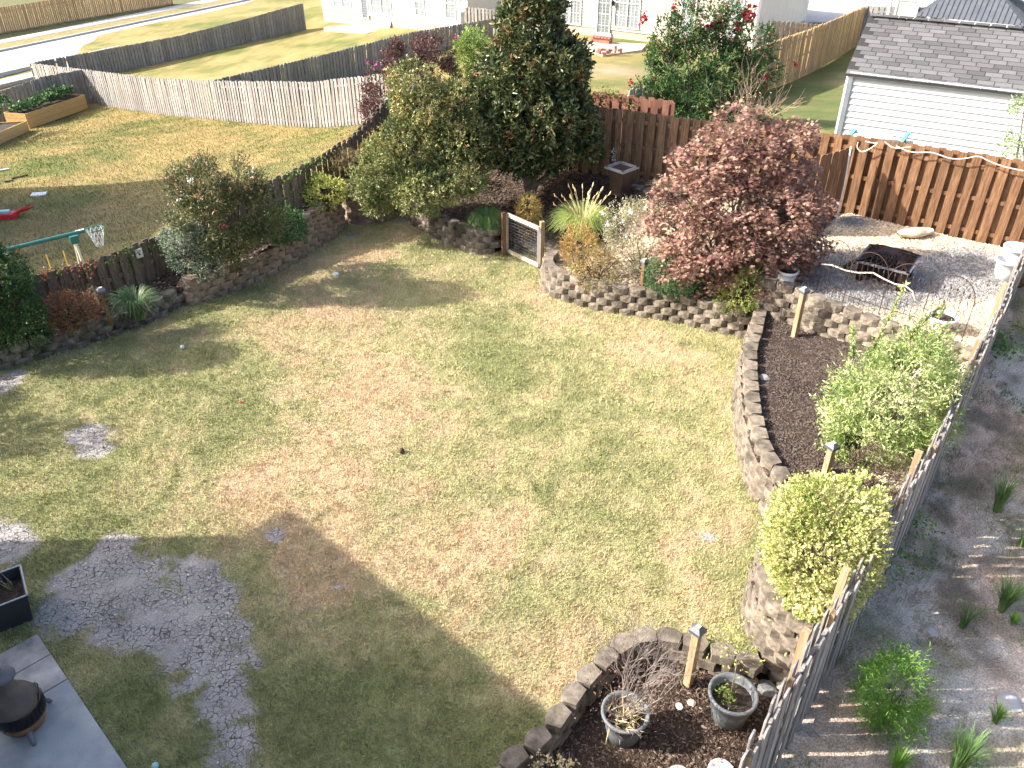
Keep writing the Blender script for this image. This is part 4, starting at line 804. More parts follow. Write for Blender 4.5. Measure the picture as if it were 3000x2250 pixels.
# square black planter
pc = [Vector(at(31, 1851, 0)), Vector(at(114, 1818, 0))]; pe = (pc[1]-pc[0]); ang = math.atan2(pe.y, pe.x); pn = Vector((-math.sin(ang), math.cos(ang), 0)); sw = .62
pcen = pc[1]-pe.normalized()*sw/2+pn*sw/2
pl = thing('planter', 'square black planter box at the corner of the concrete patio', 'planter', pcen, ang)
for k in range(4):
    a = k*math.pi/2
    M = Matrix.Rotation(a, 4, 'Z')
    v = [M @ Vector(q) for q in ((-.25, -.25, 0), (.25, -.25, 0), (.31, -.31, .48), (-.31, -.31, .48), (-.23, -.23, 0), (.23, -.23, 0), (.29, -.29, .48), (-.29, -.29, .48))]
    link('side_panel', pm('side_panel', v, [(0, 1, 2, 3), (5, 4, 7, 6), (3, 2, 6, 7), (0, 4, 5, 1), (0, 3, 7, 4), (1, 5, 6, 2)], M_blackp), pl)
    G().bar((-.315, -.312, .485), (.315, -.312, .485), .018, .012).obj('rim', plain('worn pale edge', (.35, .36, .38)), pl, rot=(0, 0, a))
G().box((0, 0, .3), (.54, .54, .02)).obj('soil', M_mulch, pl)
tw = G()
for i in range(7):
    b = Vector((.12+random.uniform(-.05, .05), .12+random.uniform(-.05, .05), .31)); d = Vector((random.uniform(-.5, .5), random.uniform(-.5, .5), 1)).normalized(); tw.tube([b, b+d*.12, b+d*.24+Vector((random.uniform(-.04, .04), random.uniform(-.04, .04), 0))], [.008, .006, .003], 4)
tw.obj('dead_stems', mat('dry stem', [(.25, .2, .1), (.4, .34, .18)], 8), pl)
# ---------------------------------------------------------------- solar post lights
def solar(u, v, z, h, label, w=.088, m=M_post, yaw=.5):
    P = at(u, v, z); t = thing('solar_post_light', label, 'post light', P, yaw, 'solar post lights round the lawn beds')
    link('post', post_mesh(m), t, (0, 0, -.05), (0, 0, 0), (w/.09, w/.09, h-.03))
    cp = G().frustum((0, 0, h-.09), .075, .08, .05).frustum((0, 0, h-.04), .08, .035, .05).obj('cap', M_cap, t); G().box((0, 0, h+.012), (.055, .055, .006)).obj('solar_panel', M_solar, cp); return t
solar(325, 945, .33, .78, 'solar capped dark post light behind the low mossy wall on the left', .08, M_brown)
solar(1882, 850, .47, .72, 'solar capped post light beside the round green shrub', .085, M_brown)
solar(2326, 989, .62, 1.05, 'tall solar capped post light in front of the upper block wall', .09)
solar(2416, 1395, .62, .62, 'solar capped post light above the golden shrub', .09)
solar(2015, 2005, -.25, 1.07, 'solar capped post light between the two grey pots', .09, yaw=.75)
# ---------------------------------------------------------------- garden gate
gl = Vector(at(1476, 747, 0)); gr_ = Vector(at(1586, 772, 0)); ga0 = Vector(at(1486, 737, .05)); ga1 = Vector(at(1577, 781, .05))
gp = thing('gate_post', 'wooden post at the hinge side of the wire garden gate', 'post', gl); link('post_shaft', post_mesh(M_brown), gp, (0, 0, -.05), (0, 0, .4), (.95, .95, 1.15))
gp = thing('gate_post', 'honey wooden post at the latch side of the wire garden gate', 'post', gr_); link('post_shaft', post_mesh(M_post), gp, (0, 0, -.05), (0, 0, .4), (1.05, 1.05, 1.12))
gt = thing('garden_gate', 'low wooden frame garden gate filled with wire mesh', 'gate', ga0); dv = ga1-ga0; L_ = dv.length; dn = dv.normalized(); Hh = .98
M_gw = mat('pale weathered gate timber', [(.42, .34, .24), (.6, .52, .4)], 7, .85, .3, stretch=(4, 4, 4), vary=.1)
for q in (Vector(), dv): G().bar(q+Vector((0, 0, 0)), q+Vector((0, 0, Hh)), .035, .07).obj('stile', M_white if q.length else M_gw, gt)
for z in (.04, Hh-.01): G().bar(dn*.0+Vector((0, -.02, z)), dv+Vector((0, -.02, z)), .04, .09).obj('rail', M_gw, gt)
wr = G()
for i in range(1, 12): wr.bar((0, 0, .05+i*.075), dv+Vector((0, 0, .05+i*.075)), .006)
for i in range(1, 8): wr.bar(dv*i/8+Vector((0, .003, .06)), dv*i/8+Vector((0, .003, Hh-.05)), .006)
wr.obj('wire_mesh', M_greym, gt)
for (a, b, z, lb) in (((1511, 722), (1572, 702), .12, 'timber edging of the path behind the garden gate'), ((1596, 690), (1650, 690), .2, 'timber step across the path beside the plumed grass'), ((1545, 660), (1605, 650), .5, 'dark timber edging by the leaf litter left of the plumed grass')):
    p = Vector(at(*a, z)); q = Vector(at(*b, z)); t = G().bar((0, 0, 0), q-p, .13, .14).obj('timber', M_brownd, None, loc=p); meta(t, lb, 'timber')
# ---------------------------------------------------------------- ornamental iron fence
OB = [Vector(at(u, v, 1.2)) for u, v in ((2318, 812), (2392, 850), (2468, 888), (2572, 925), (2690, 960), (2816, 1000))]
lbs = ['rusty arched iron fence panel nearest the white pot under the maple', 'rusty arched iron fence panel in front of the left side of the fire pit', 'rusty arched iron fence panel under the draped pale hose', 'rusty arched iron fence panel in front of the right side of the fire pit', 'rusty arched iron fence panel around the small white tapered pot']
def arch_panel(a, b, lab):
    t = thing('iron_fence_panel', lab, 'fence panel', a, math.atan2((b-a).y, (b-a).x), 'arched iron fence panels on the terrace'); L = (b-a).length; r = L/2
    H = .72
    G().tube([(0, 0, -.05), (0, 0, H)]+[(r-r*math.cos(i*math.pi/12), 0, H+.42*math.sin(i*math.pi/12)) for i in range(1, 12)]+[(L, 0, H), (L, 0, -.05)], .008, 6).obj('arch', M_rust, t)
    for i in range(1, 7):
        x_ = L*i/7; h = .78+.1*math.sin(i*math.pi/7); G().tube([(x_, 0, -.05), (x_, 0, h)], .004, 5).lathe([(.0, h-.01), (.02, h+.02), (0, h+.08)], 4, (x_, 0, 0)).obj('picket', M_rust, t)
    for z in (.18,): G().bar((0, 0, z), (L, 0, z), .01).obj('cross_bar', M_rust, t)
    for k in (-1, 1):
        c_ = r+k*r*.42; pts = [(c_+k*(.02+.018*q)*math.cos(q*.9), 0, .62+(.02+.016*q)*math.sin(q*.9)) for q in range(9)]
        G().tube(pts, .005, 4).obj('scroll', M_rust, t)
    return t
for a, b, l in zip(OB, OB[1:], lbs): arch_panel(a, b, l)
ho = G().tube([Vector(plane_at(u, v, OB[1].xy if u < 2560 else OB[3].xy, OB[3].xy if u < 2560 else OB[4].xy))+Vector((0, -.03, 0)) for u, v in ((2407, 772), (2434, 774), (2475, 790), (2511, 797), (2556, 797), (2588, 815), (2620, 830), (2650, 835), (2672, 852), (2679, 878))], .014, 6).obj('hose', M_hose)
meta(ho, 'pale hose draped over the arched iron fence', 'hose')
Bl = lambda u, v: Vector(plane_at(u, v, (5.85, 19.62), (10.1, 16.67)))+Vector((-.05, -.07, 0))
for pts, lb in ((((2538, 411), (2563, 417), (2578, 414), (2552, 434), (2527, 444), (2513, 430), (2517, 413)), 'short looped cable hanging on the brown fence'), (((2595, 412), (2622, 434), (2671, 427)), 'short slack cable on top of the brown fence'), (((2628, 424), (2671, 445), (2730, 442), (2760, 452), (2790, 463), (2831, 462), (2870, 452), (2901, 470), (2945, 486), (3000, 497)), 'long pale cable draped along the top of the brown fence')):
    P = chaikin3 = [Bl(*p) for p in pts]
    for _ in range(2):
        Q = [P[0]]
        for a, b in zip(P, P[1:]): Q += [a*.75+b*.25, a*.25+b*.75]
        P = Q+[P[-1]]
    meta(G().tube(P, .014, 5).obj('cable', M_hose), lb, 'cable')
# wire trellis on the fence by the urn
tr = thing('trellis', 'wire trellis with scrolls hanging on the brown fence behind the maple', 'trellis', plane_at(1930, 425, A1, B0))
pA = [Vector(plane_at(u, v, A0, A1))+Vector((-.03, -.06, 0))-tr.location for u, v in ((1928, 423), (2003, 443), (2000, 456), (1928, 437), (1956, 400), (1973, 425), (1990, 452))]
G().tube([pA[0], pA[1]], .008, 5).tube([pA[3], pA[2]], .008, 5).obj('rail', M_greym, tr)
for c_ in (pA[4], pA[5], pA[6]): G().tube([c_+Vector((.05*math.cos(q), 0, .06*math.sin(q)+.01*q)) for q in [i*.6 for i in range(10)]], .006, 4).obj('scroll', M_rust, tr)
# ---------------------------------------------------------------- fire pit
fc = Vector(((6.76+7.52+8.03+7.27)/4, (14.88+14.35+15.01+15.44)/4, 1.2)); fa = math.atan2(-.53, .76)
fp = thing('fire_pit', 'square dark steel fire pit with a lattice lid on the gravel terrace', 'fire pit', fc, fa)
for k in range(4):
    M = Matrix.Rotation(k*math.pi/2, 4, 'Z'); v = [M @ Vector(q) for q in ((-.34, -.34, .12), (.34, -.34, .12), (.46, -.46, .42), (-.46, -.46, .42), (-.33, -.33, .12), (.33, -.33, .12), (.445, -.445, .42), (-.445, -.445, .42))]
    link('side_panel', pm('side_panel', v, [(0, 1, 2, 3), (5, 4, 7, 6), (0, 4, 5, 1)], M_metalb), fp)
    G().bar((-.5, -.47, .43), (.5, -.47, .43), .07, .025).obj('rim', M_greym, fp, rot=(0, 0, k*math.pi/2))
    G().frustum((.38, .38, 0), .05, .07, .4).obj('leg', M_bronze, fp, rot=(0, 0, k*math.pi/2))
    lt = G(); R_ = lambda x_, f: Vector((x_*(.46-.3*f), -(.46-.3*f), .45+.15*math.sin(f*1.5)))
    for i in range(-8, 9, 2):
        for sg in (-1, 1):
            prev = None
            for q in range(5):
                f = q/4; xx = i/8+sg*f*.5
                if abs(xx) > 1: prev = None; continue
                pnt = R_(xx, f)
                if prev is not None: lt.bar(prev, pnt, .02, .008)
                prev = pnt
    lt.obj('lattice_panel', M_bronze, fp, rot=(0, 0, k*math.pi/2))
    G().bar((-.46, -.46, .45), (-.16, -.16, .6), .035, .02).obj('lid_rib', M_bronze, fp, rot=(0, 0, k*math.pi/2))
G().frustum((0, 0, .6), .17, .13, .03).obj('lid_top', M_bronze, fp); G().box((0, 0, .125), (.68, .68, .01)).obj('bowl_floor', M_metalb, fp)
lp = [Vector(at(2462, 790, 1.22)), Vector(at(2545, 745, 1.62))]
t = G().bar((0, 0, 0), lp[1]-lp[0], .09, .03).bar((.05, .09, .0), lp[1]-lp[0]+Vector((.08, .12, .0)), .05, .02).obj('grate_frame', M_bronze, None, loc=lp[0]); meta(t, 'flat dark metal frame leaning on the left side of the fire pit', 'metal frame')
# ---------------------------------------------------------------- pots
def pot(name, P, r0, r1, h, mo, label, cat='pot', group=None, soil=True, lip=.02, soilz=.75):
    t = thing(name, label, cat, P, random.uniform(0, 6), group)
    G().lathe([(r0*.9, 0), (r0, .01), (r0+(r1-r0)*.5, h*.5), (r1-.01, h-.05), (r1+lip, h-.045), (r1+lip, h), (r1-.012, h), (r1-.03, h-.05), (r0+(r1-r0)*soilz-.02, h*soilz)], 32).obj('body', mo, t, True)
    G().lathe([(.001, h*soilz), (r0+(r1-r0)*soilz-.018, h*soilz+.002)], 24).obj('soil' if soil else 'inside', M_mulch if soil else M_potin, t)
    return t
def potat(u, v, zr_, zb): p = at(u, v, zr_); return (p[0], p[1], zb)
pot('flower_pot', potat(1833, 2083, .19, -.25), .19, .262, .44, M_pot, 'grey plastic pot holding a dead twiggy shrub and dry grass', group='large grey plastic pots in the lower bed')
pot('flower_pot', potat(2149, 2030, .2, -.25), .2, .272, .45, M_pot, 'grey plastic pot with a small leafy sapling by the silver-grey fence', group='large grey plastic pots in the lower bed')
pot('flower_pot', potat(2960, 760, 1.6, 1.2), .19, .235, .4, M_potw, 'empty white glazed pot in front, at the right edge of the gravel terrace', soil=False, soilz=.3)
pot('flower_pot', potat(2985, 720, 1.6, 1.2), .2, .25, .38, M_potw, 'empty white glazed pot close to the brown fence at the right edge', soil=False, soilz=.3)
pot('flower_pot', potat(2765, 927, 1.5, 1.2), .13, .235, .32, M_potw, 'small white tapered pot with a sprouting plant inside the arched iron fence', soilz=.8)
pot('flower_pot', potat(2308, 792, 1.5, 1.2), .15, .2, .32, M_potw, 'white pot half hidden under the red maple')
ur = thing('planter_urn', 'tall square brown urn planter with a pale rim by the fence', 'planter', potat(1822, 486, 1.72, 1.0), .75)
G().frustum((0, 0, 0), .2, .2, .1).frustum((0, 0, .1), .17, .25, .55).obj('body', mat('glazed brown ceramic', [(.05, .035, .03), (.1, .07, .055)], 4, .3, .05), ur)
g = G()
for k in range(4):
    M = Matrix.Rotation(k*math.pi/2, 4, 'Z'); g.bar(M @ Vector((-.3, -.27, .68)), M @ Vector((.3, -.27, .68)), .07, .05)
g.obj('rim', mat('pale stone rim', [(.25, .24, .22), (.4, .38, .35)], 5), ur); G().box((0, 0, .62), (.44, .44, .02)).obj('soil', M_potin, ur)
# bag
bgp = Vector(at(2672, 692, 1.22)); V = []; F = []
nU, nV = 14, 10
for i in range(nU+1):
    for j in range(nV):
        f = i/nU; a = 2*math.pi*j/nV; wdt_ = .2*(math.sin(min(1, f*1.25)*math.pi*.5+.02)**.6)*(1 if f < .8 else 1-(f-.8)*2.2+.0); hh = .1*math.sin(math.pi*min(1, f*1.1+.05))**.7 if f < .85 else .05
        V.append((f*.85-.4+.02*math.cos(3*a), wdt_*math.cos(a)+.015*math.sin(f*9), .09+max(hh, .02)*math.sin(a)*(1+.15*math.sin(f*11+a))))
for i in range(nU):
    for j in range(nV): F.append((i*nV+j, i*nV+(j+1) % nV, (i+1)*nV+(j+1) % nV, (i+1)*nV+j))
F += [tuple(range(nV)), tuple(nU*nV+j for j in range(nV))[::-1]]
meta(link('sack', pm('sack', V, F, M_bag, True), None, bgp, (0, 0, .25)), 'beige sack lying on the gravel by the brown fence', 'sack')
# stepping stones, rocks and small litter
def rock(u, v, z, r, label, m=M_stone, cat='stone', flat=.5, group=None):
    rr = random.Random(u*7+v); V = []; F = []; n = 9
    for k, (zz, s) in enumerate(((0, .9), (.5, 1), (1, .6))):
        for j in range(n):
            a = 2*math.pi*j/n; q = r*s*rr.uniform(.75, 1.15); V.append((q*math.cos(a), q*math.sin(a), zz*r*flat*rr.uniform(.85, 1.1)))
    for k in range(2):
        for j in range(n): F.append((k*n+j, k*n+(j+1) % n, (k+1)*n+(j+1) % n, (k+1)*n+j))
    F += [tuple(range(n))[::-1], tuple(2*n+j for j in range(n))]
    return meta(link('stone', pm('stone', V, F, m), None, at(u, v, z), (0, 0, rr.uniform(0, 6))), label, cat, group)
rock(2245, 2022, -.25, .13, 'flat grey slate stone beside the right grey pot'); rock(2290, 2012, -.22, .07, 'pale rock at the foot of the tall block wall', M_sand)
rock(2240, 1108, .63, .1, 'slate stone in the shade of the tall wall'); rock(2380, 1215, .64, .07, 'small slate stone in the sunlit mulch'); rock(2600, 1415, .66, .17, 'flat slate stone behind the golden shrub'); rock(2585, 1470, .64, .14, 'second flat slate stone nearest the golden shrub')
rock(2354, 1140, .64, .045, 'small pinkish white pebble on the right mulch bed', M_sand)
rock(2725, 1855, 0, .1, 'pale chalky rock on the bare dirt', M_walk); rock(2640, 2110, 0, .12, 'reddish tan rock on the bare dirt', M_sand); rock(2955, 2060, 0, .14, 'pale rock at the right edge of the dirt', M_walk); rock(1990, 2070, -.24, .05, 'white pebble near the left grey pot', M_white); rock(2025, 2060, -.24, .055, 'pale rose pebble between the grey pots', M_sand)
def mosaic(u, v, r, label):
    t = thing('stepping_stone', label, 'stepping stone', at(u, v, -.24)); G().lathe([(0, 0), (r, 0), (r, .035), (r-.01, .045), (0, .045)], 28).obj('disc', M_walk, t)
    cs = [plain('mosaic '+n_, c_) for n_, c_ in (('white', (.75, .74, .7)), ('blue', (.15, .2, .45)), ('yellow', (.6, .5, .2)), ('red', (.5, .15, .15)), ('green', (.15, .4, .35)))]
    for i in range(60):
        q = r*.9*math.sqrt(random.random()); a = random.random()*6.28
        link('tile', pm('tile', [(-.012, -.01, 0), (.012, -.008, 0), (.01, .011, 0), (-.009, .01, 0), (-.012, -.01, .008), (.012, -.008, .008), (.01, .011, .008), (-.009, .01, .008)], [(4, 5, 6, 7), (0, 1, 5, 4), (1, 2, 6, 5), (2, 3, 7, 6), (3, 0, 4, 7)], random.choice(cs+cs[:1]*3)), t, (q*math.cos(a), q*math.sin(a), .042+.0003*i*.1), (0, 0, random.random()*6))
mosaic(2112, 2262, .15, 'round mosaic stepping stone at the bottom edge near the grey fence'); mosaic(1990, 2280, .14, 'round mosaic stepping stone just inside the bottom edge, left one')
def ball(u, v, z, r, m, label, cat, name='ball'): return meta(G().lathe([(0, -r)]+[(r*math.sin(i*math.pi/8), -r*math.cos(i*math.pi/8)) for i in range(1, 8)]+[(0, r)], 12).obj(name, m, None, True, loc=Vector(at(u, v, z))+Vector((0, 0, r))), label, cat)
ball(535, 1022, 0, .045, M_white, 'small white ball on the shaded lawn', 'ball'); ball(1177, 1327, 0, .05, M_barkd, 'small dark brown lump on the middle of the lawn', 'dirt clod', 'dirt_clod'); ball(457, 2250, 0, .04, M_blue, 'pale blue plastic toy bit at the bottom edge of the lawn', 'toy', 'toy')
rock(985, 806, 0, .09, 'white stone on the lawn in the tree shadow', M_white); rock(705, 1178, .0, .03, 'tiny pink leaf scrap on the lawn', M_red, 'leaf scrap')
# fence plaque
pp = Vector(plane_at(406, 738, LFp[1], LFp[2]))+Vector((.04, -.07, 0)); pq = thing('sign', 'small pale plaque with a dark emblem nailed on the vine covered fence', 'sign', pp, math.atan2(LFp[2][1]-LFp[1][1], LFp[2][0]-LFp[1][0]))
G().box((0, 0, 0), (.15, .012, .2)).obj('plate', M_white, pq); G().lathe([(0, 0), (.022, 0), (.022, .004), (0, .004)], 12).obj('emblem', M_metalb, pq, loc=(0, -.008, -.02), rot=(math.pi/2, 0, 0))
for i in range(3): G().box((0, -.008, .07-.022*i), (.1-.02*i, .004, .007)).obj('text_line', M_greym, pq)
# ---------------------------------------------------------------- swing set
s0 = Vector(at(70, 719, 1.75)); s1_ = Vector(at(249, 676, 1.75)); sdv = (s1_-s0).normalized(); s00 = s0-sdv*1.9
sw_ = thing('swing_set', 'green and cream metal swing set with yellow sleeved chains in the neighbour yard', 'swing set', (s00.x, s00.y, -.4)); o_ = sw_.location
G().tube([s00-o_, s1_-o_], .04, 10).obj('top_beam', M_green, sw_)
for q in (s00+sdv*.2, Vector(at(214, 692, 1.72))):
    for k in (-1, 1):
        nrm = Vector((-sdv.y, sdv.x, 0))*k; G().tube([q-o_, q+nrm*.65-o_-Vector((0, 0, 2.1))], .03, 8).obj('leg', M_creamp, sw_)
    G().box(q-o_-Vector((0, 0, .06)), (.16, .16, .16), math.atan2(sdv.y, sdv.x)).obj('bracket', M_green, sw_)
for u, v in ((122, 706), (172, 695)):
    q = Vector(at(u, v, 1.73)); G().tube([q-o_, q-o_-Vector((0, 0, .3))], .008, 4).obj('chain', M_greym, sw_); G().tube([q-o_-Vector((0, 0, .3)), q-o_-Vector((0, 0, 1.5))], .014, 5).obj('chain_sleeve', M_yel, sw_)
hc = Vector(at(278, 670, 1.78)); hp = thing('basketball_hoop', 'small basketball hoop with a white net on the end of the swing set', 'basketball hoop', hc)
G().tube([(.17*math.cos(a*math.pi/10), .17*math.sin(a*math.pi/10), 0) for a in range(21)], .012, 5).obj('rim', M_green, hp)
ntg = G()
for k in range(10):
    for sg in (-1, 1):
        ntg.tube([((.17-.1*f)*math.cos(k*.628+sg*f*1.2), (.17-.1*f)*math.sin(k*.628+sg*f*1.2), -.38*f) for f in (0, .33, .66, 1)], .007, 4)
ntg.obj('net', M_white, hp); G().bar((-.2, -.05, 0), (-.36, -.12, -.02), .04).obj('bracket', M_white, hp)
# ---------------------------------------------------------------- things on the neighbour lawn
def onter(u, v): return Vector(sheet_at(u, v))
tc = thing('toy_car', 'red and white plastic ride-on toy lying at the left edge of the neighbour lawn', 'toy', onter(28, 640), .2)
G().box((0, 0, .1), (.5, .32, .14)).obj('seat', M_red, tc); G().tube([(.2, .1, .15), (.5, .16, .2), (.72, .16, .28)], [.06, .05, .03], 6).obj('arm', M_red, tc); G().tube([(.15, -.1, .15), (.4, -.02, .26), (.55, .05, .3)], [.05, .04, .03], 6).obj('arm', M_red, tc); G().box((-.1, .05, .2), (.3, .16, .08)).obj('panel', M_blue, tc); G().box((-.38, 0, .22), (.2, .2, .44)).obj('backrest', M_metalb, tc); G().box((-.38, 0, .5), (.16, .16, .14)).obj('headrest', M_white, tc)
p = onter(115, 572); meta(G().box((0, 0, .03), (.45, .3, .05), .2).obj('panel', M_white, None, loc=p), 'flat white panel lying on the shaded neighbour lawn', 'panel')
for (a, b, m, lb) in (((35, 526), (82, 515), M_barkd, 'long dark stick on the sunny neighbour lawn'), ((14, 536), (40, 531), M_barkd, 'short dark stick on the sunny neighbour lawn'), ((-5, 503), (28, 498), M_white, 'pale plank lying at the left edge of the neighbour lawn')):
    p = onter(*a); q = onter(*b); meta(G().bar((0, 0, .04), q-p+Vector((0, 0, .04)), .07, .05).obj('stick' if m is M_barkd else 'plank', m, None, loc=p), lb, 'stick' if m is M_barkd else 'plank')
def planterbox(u0, v0, u1, v1, h, dpt_, label):
    a = onter(u0, v0); b = onter(u1, v1); d = (b-a); n = Vector((-d.y, d.x, 0)).normalized()
    t = thing('raised_bed', label, 'raised bed', a, 0, 'raised vegetable beds along the grey fence')
    for r in range(3):
        z = h/3*(r+.5)
        for q0, q1 in ((Vector(), d), (n*dpt_, d+n*dpt_), (Vector(), n*dpt_), (d, d+n*dpt_)):
            G().bar(q0+Vector((0, 0, z)), q1+Vector((0, 0, z)), .05, h/3-.008).obj('plank', M_beam, t)
    slab('soil', [q+Vector((0, 0, h-.08)) for q in (Vector(), d, d+n*dpt_, n*dpt_)], .05, M_mulch, None, t)
    return t, a, d, n
rb1 = planterbox(88, 378, 258, 318, .75, 1.2, 'taller raised timber bed full of leafy vegetables'); rb2 = planterbox(-60, 452, 86, 384, .5, 1.2, 'lower raised timber bed of leafy vegetables at the left edge')
# ---------------------------------------------------------------- vegetation
def n3(P, sc, seed):
    q = P/sc; r = np.zeros(len(P)); g = np.random.default_rng(seed)
    for k in range(5):
        d = g.normal(0, 1, 3); ph = g.uniform(0, 6.28); r += np.sin(q @ d*1.9+ph)
    return r/5
def norm(v): return v/np.maximum(np.linalg.norm(v, axis=1)[:, None], 1e-9)
def leaves(P, D, L, W, fold=.25, curl=.2):
    """P base points, D directions (unit) -> two bent triangles per leaf"""
    n = len(P); r = norm(rng.normal(0, 1, (n, 3))+np.array([0, 0, .6])); S_ = norm(np.cross(D, r)); N_ = np.cross(S_, D)
    L = L*rng.uniform(.6, 1.25, n)[:, None]; W_ = W*rng.uniform(.7, 1.2, n)[:, None]
    V = np.empty((n, 4, 3)); V[:, 0] = P; V[:, 1] = P+D*L*.45+S_*W_/2+N_*W_*fold; V[:, 2] = P+D*L-N_*L*curl*.5; V[:, 3] = P+D*L*.45-S_*W_/2+N_*W_*fold
    F = (np.array([[0, 1, 2], [0, 2, 3]])[None]+4*np.arange(n)[:, None, None]).reshape(-1, 3)
    return V.reshape(-1, 3), F
def sprigs(P, D, k, tl, L, W, droop=.1, spread=.9, up=.1, fold=.25, curl=.2):
    n = len(P); t = np.tile(np.linspace(.1, 1, k), n); B = np.repeat(P, k, 0); DD = np.repeat(D, k, 0); tlr = np.repeat(rng.uniform(.6, 1.3, n), k)
    pos = B+DD*(t*tl*tlr)[:, None]; pos[:, 2] -= droop*tl*t*t
    d = norm(DD*.7+rng.normal(0, spread, (n*k, 3))*.7+np.array([0, 0, up])); return leaves(pos, d, L, W, fold, curl)
def crown_pts(lobes, n, shell=.45, seed=0, gap=-.25, gsc=.35, low=-.75):
    """lobes: (x, y, z, rx, ry, rz); returns points near the outside and outward directions"""
    lo = np.array(lobes, float); a = (lo[:, 3]*lo[:, 4]+lo[:, 4]*lo[:, 5]+lo[:, 3]*lo[:, 5]); pr = a/a.sum(); k = rng.choice(len(lo), n*3, p=pr)
    d = norm(rng.normal(0, 1, (n*3, 3))); d = d[(d[:, 2] > low)]; k = k[:len(d)]; r = 1-shell*rng.uniform(0, 1, len(d))**1.6
    P = lo[k, :3]+d*lo[k, 3:]*r[:, None]; r2 = 1+.42*n3(P, .42*float(np.median(lo[:, 3])/.5+.3), seed+50); P = lo[k, :3]+(P-lo[k, :3])*r2[:, None]; ok = np.ones(len(P), bool)
    for j in range(len(lo)):
        q = (((P-lo[j, :3])/lo[j, 3:])**2).sum(1); ok &= ~((q < .35) & (k != j))
    ok &= n3(P, gsc, seed+5) > gap; P = P[ok][:n]; d = d[ok][:n]; return P, norm(d/lo[k[ok][:n], 3:]*lo[k[ok][:n], 3:].mean())
def limbs(t, base, lobes, r0, mat_, stems=1, spread=.15, split=.3, name='trunk', sub=3, seed=1, n=7, mid=None):
    r = random.Random(seed); g = G(); B = Vector((0, 0, 0)); top = []
    for i in range(stems):
        a = 6.28*i/stems+r.random(); b0 = B+Vector((math.cos(a)*spread*.3, math.sin(a)*spread*.3, 0)) if stems > 1 else B
        for q, lb in enumerate(lobes):
            if stems > 1 and q % stems != i: continue
            c_ = Vector(lb[:3])-Vector(base); m1 = b0+Vector((c_.x*.15, c_.y*.15, c_.z*split)); m2 = b0.lerp(c_, .7)+Vector((r.uniform(-.1, .1), r.uniform(-.1, .1), r.uniform(0, .15)*c_.z*.3))
            g.tube([b0-Vector((0, 0, .05)), m1, m2, c_], [r0, r0*.8, r0*.5, r0*.22], n)
            for s in range(sub):
                d = Vector((r.uniform(-1, 1)*lb[3], r.uniform(-1, 1)*lb[4], r.uniform(-.1, 1)*lb[5]))*.8; st_b = m2.lerp(c_, r.uniform(0, .9)); g.tube([st_b, st_b.lerp(c_+d, .5)+Vector((0, 0, .04)), c_+d], [r0*.35, r0*.22, r0*.08], 5)
    return g.obj(name, mat_, t, True)
def leafobj(t, name, VF, mat_, base):
    V, F = VF; return link(name, fast(name, V, F, mat_, False, None, base), t)
def merge(*a):
    Vs = []; Fs = []; b = 0
    for V, F in a: Vs.append(V); Fs.append(F+b); b += len(V)
    return np.concatenate(Vs), np.concatenate(Fs)
def span(u, v, z, uL, uR, vT):               # centre, width, height from the photographed outline
    x_, y_, _ = at(u, v, z); D = depth(x_, y_, z); return x_, y_, z, (uR-uL)/FPX*D, zat(y_, vT)-z, ((uL+uR)/2-u)/FPX*D
LM = {}
def lm(k, *a, **kw):
    if k not in LM: LM[k] = leafmat(k, *a, **kw)
    return LM[k]
L_dark = lm('dark evergreen leaf', [(.012, .03, .012), (.03, .065, .022), (.05, .1, .03), (.11, .17, .05)])
L_olive = lm('olive camellia leaf', [(.03, .05, .018), (.09, .115, .04), (.22, .23, .085), (.38, .34, .15)], rough=.4)
L_mag = lm('glossy magnolia leaf', [(.022, .036, .014), (.05, .07, .026), (.13, .145, .06), (.2, .13, .05)], pos=[0, .45, .78, 1], rough=.3, trans=.1, spec=.4)
L_magb = lm('rust magnolia underside', [(.12, .06, .025), (.2, .11, .045)], rough=.7, trans=.05)
L_purp = lm('purple crape myrtle leaf', [(.035, .02, .02), (.075, .036, .036), (.12, .062, .055), (.19, .13, .1)])
L_lime = lm('bright lime leaf', [(.08, .13, .03), (.18, .25, .06), (.28, .33, .1)], trans=.35)
L_maple = lm('red maple leaf', [(.07, .085, .03), (.11, .055, .04), (.22, .11, .095), (.34, .24, .16), (.38, .2, .19)], pos=[0, .25, .5, .8, 1], trans=.25, rough=.6)
L_crape = lm('crape myrtle leaf', [(.012, .035, .014), (.03, .07, .025), (.06, .12, .035), (.16, .2, .06)], rough=.4)
L_crapew = lm('dull crape myrtle leaf', [(.03, .04, .02), (.06, .075, .03), (.11, .12, .045), (.2, .17, .08)], rough=.4)
L_rose = lm('grey green rose leaf', [(.03, .055, .03), (.07, .1, .06), (.2, .24, .17), (.36, .38, .32)], rough=.4)
L_rosep = lm('pale abelia leaf', [(.1, .12, .06), (.22, .22, .12), (.36, .33, .22), (.5, .45, .36)])
L_gold = lm('variegated golden euonymus leaf', [(.2, .26, .05), (.5, .5, .16), (.7, .67, .3), (.8, .77, .48)], pos=[0, .25, .55, 1], trans=.3)
L_goldd = lm('variegated shrub leaf', [(.07, .11, .02), (.2, .24, .05), (.42, .42, .12), (.6, .56, .2)], trans=.25)
L_vari = lm('grey edged elaeagnus leaf', [(.1, .17, .04), (.2, .27, .08), (.34, .38, .17), (.5, .5, .28)], trans=.3)
L_nand = lm('red green nandina leaf', [(.05, .05, .02), (.1, .075, .03), (.22, .1, .05), (.36, .16, .09)])
L_nando = lm('orange nandina leaf', [(.16, .1, .035), (.3, .17, .06), (.36, .28, .1), (.26, .28, .1)], trans=.3)
